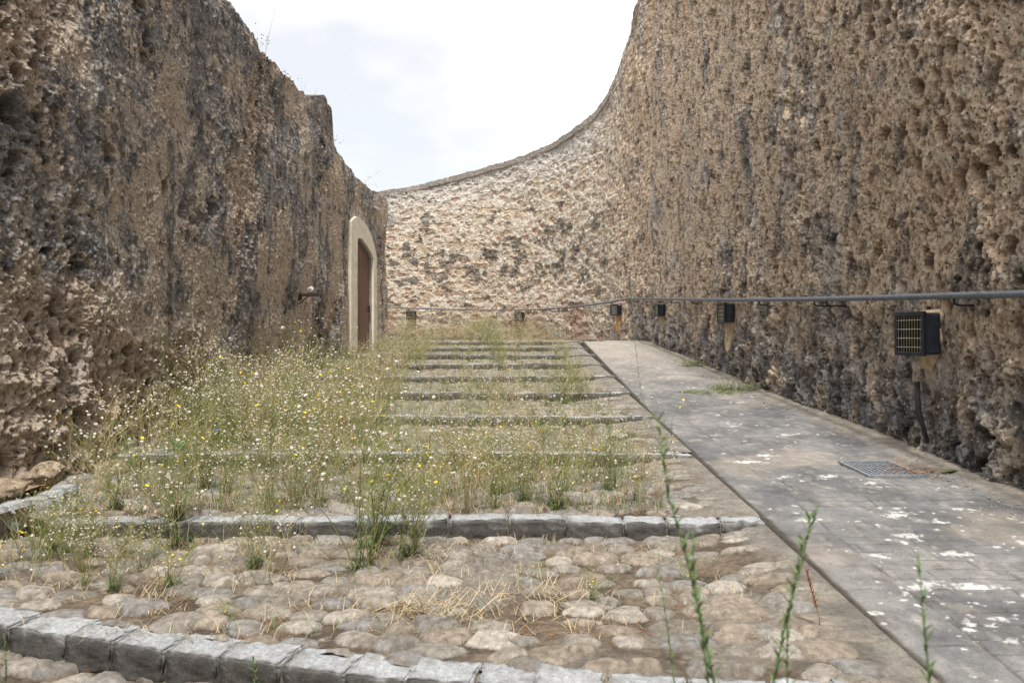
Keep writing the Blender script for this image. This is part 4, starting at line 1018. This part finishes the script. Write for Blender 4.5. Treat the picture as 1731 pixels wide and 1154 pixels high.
# plastic litter
def crumple(name, x, y, z, r, m_, label):
    bm = bmesh.new(); bmesh.ops.create_icosphere(bm, subdivisions=3, radius=1)
    for v_ in bm.verts:
        p = v_.co.copy(); v_.co = p*r*(.55+.8*abs(mnoise.noise(p*3+Vector((x*5,y,0)))))*1.2; v_.co.z *= .8
    me = bpy.data.meshes.new(name); bm.to_mesh(me); bm.free(); o = link(name, me, M[m_]); o.location = (x, y, z); tag(o, label, 'litter'); return o
p = pix(304,752,7.1); crumple('plastic_bag', p[0], p[1], p[2], .065, 'greenplastic', 'crumpled green plastic bag caught in the weeds by the left wall')
p = pix(333,750,7.0); crumple('plastic_scrap', p[0], p[1], p[2], .03, 'greenplastic', 'small green plastic scrap right of the green bag')
p = pix(365,727,7.4); crumple('plastic_scrap', p[0], p[1], p[2], .022, 'blueplastic', 'tiny blue plastic scrap above and right of the green bag')

# dry stalks on the crest of the left wall
def crest_stalk(xp, yb, tips_, d, label, dots=0):
    x, y, z = pix(xp, yb, d); root = empty('crest_weed', (x-.12, y, z-.05)); tag(root, label, 'weed', None); mb = MB(); df = MB()
    for (tx_, ty_) in tips_:
        q = Vector(pix(tx_, ty_, d))-root.location; mb.tube([(0,0,-.1), q*.5+Vector((.01,0,.03)), q], [.003,.002,.001], 4, False)
        for k in range(dots): df.puff(q+Vector((random.gauss(0,.05), random.gauss(0,.05), random.gauss(0,.05))), .009, 1)
    mb.build('stalks', M['drystem'], root)
    if dots: df.build('seed_heads', M['moss'], root)
crest_stalk(440,88,[(436,60),(442,66),(447,74)], 11.3, 'small weed with dark seed dots on the left wall crest, upper of two', 5)
crest_stalk(488,150,[(482,122),(492,130),(498,142)], 12.8, 'small weed with dark seed dots on the left wall crest, lower of two', 5)
crest_stalk(458,95,[(466,6),(455,50)], 11.9, 'pair of tall thin stalks rising above the left wall crest')
crest_stalk(520,165,[(509,130),(518,134)], 13.9, 'thin stalks on the left wall crest before the raised block')
crest_stalk(538,165,[(534,148),(537,150)], 14.8, 'short stalks on top of the raised block of the left wall')
crest_stalk(566,245,[(572,232),(575,240)], 15.9, 'dark-dotted weed below the raised block on the wall crest', 4)
crest_stalk(612,315,[(640,290),(625,300),(632,312)], 18.2, 'wispy stalks at the far end of the left wall crest', 2)

# ================================================================== SKY, SUN, CAMERA
w = bpy.data.worlds.new('World'); sc.world = w; w.use_nodes = True; nt = w.node_tree
bg = nt.nodes['Background']; SE, SR = math.radians(64), math.radians(178)
sky = nd(nt, 'ShaderNodeTexSky'); sky.sky_type = 'NISHITA'; sky.sun_disc = False; sky.sun_elevation = SE; sky.sun_rotation = SR; sky.air_density = 1; sky.dust_density = 2
tc = nd(nt, 'ShaderNodeTexCoord'); mp = nd(nt, 'ShaderNodeMapping'); mp.inputs['Scale'].default_value = (1,1,2.2); mp.inputs['Location'].default_value = (.3,.1,.45)
nt.links.new(tc.outputs['Generated'], mp.inputs[0])
nz = nd(nt, 'ShaderNodeTexNoise'); nz.inputs['Scale'].default_value = 2.6; nz.inputs['Detail'].default_value = 7; nz.inputs['Roughness'].default_value = .5
nt.links.new(mp.outputs[0], nz.inputs['Vector'])
r = ramp(nt, nz.outputs[0], [(.35, G(.72)), (.45, G(.99))])
cl = ramp(nt, nz.outputs[0], [(.42, G(6.3)), (.55, G(10))])
mx = mixc(nt, sky.outputs[0], cl.outputs[0], r.outputs[0])
nt.links.new(mx, bg.inputs[0]); bg.inputs[1].default_value = .093
L_ = bpy.data.lights.new('sun', 'SUN'); L_.energy = 3.1; L_.angle = math.radians(7); L_.color = (1,.95,.88)
o = bpy.data.objects.new('sun', L_); COL.objects.link(o)
az = SR; dirv = Vector((math.sin(az)*math.cos(SE), math.cos(az)*math.cos(SE), math.sin(SE)))
o.rotation_euler = (-dirv).to_track_quat('-Z', 'Y').to_euler(); o.location = (0,0,30)
cam = bpy.data.cameras.new('camera'); co = bpy.data.objects.new('camera', cam); COL.objects.link(co); sc.camera = co
co.location = (0,0,E); co.rotation_euler = (math.pi/2, 0, 0); cam.sensor_width = 36; cam.lens = F/1731*36; cam.shift_y = -(577-HY)/1731; cam.shift_x = 0
cam.clip_start = .05; cam.clip_end = 1000; cam.dof.use_dof = True; cam.dof.focus_distance = 7.5; cam.dof.aperture_fstop = 4.5
sc.view_settings.view_transform = 'Standard'; sc.view_settings.look = 'None'; sc.view_settings.gamma = 1; sc.view_settings.exposure = .90
sc.render.resolution_x = 1024; sc.render.resolution_y = 682
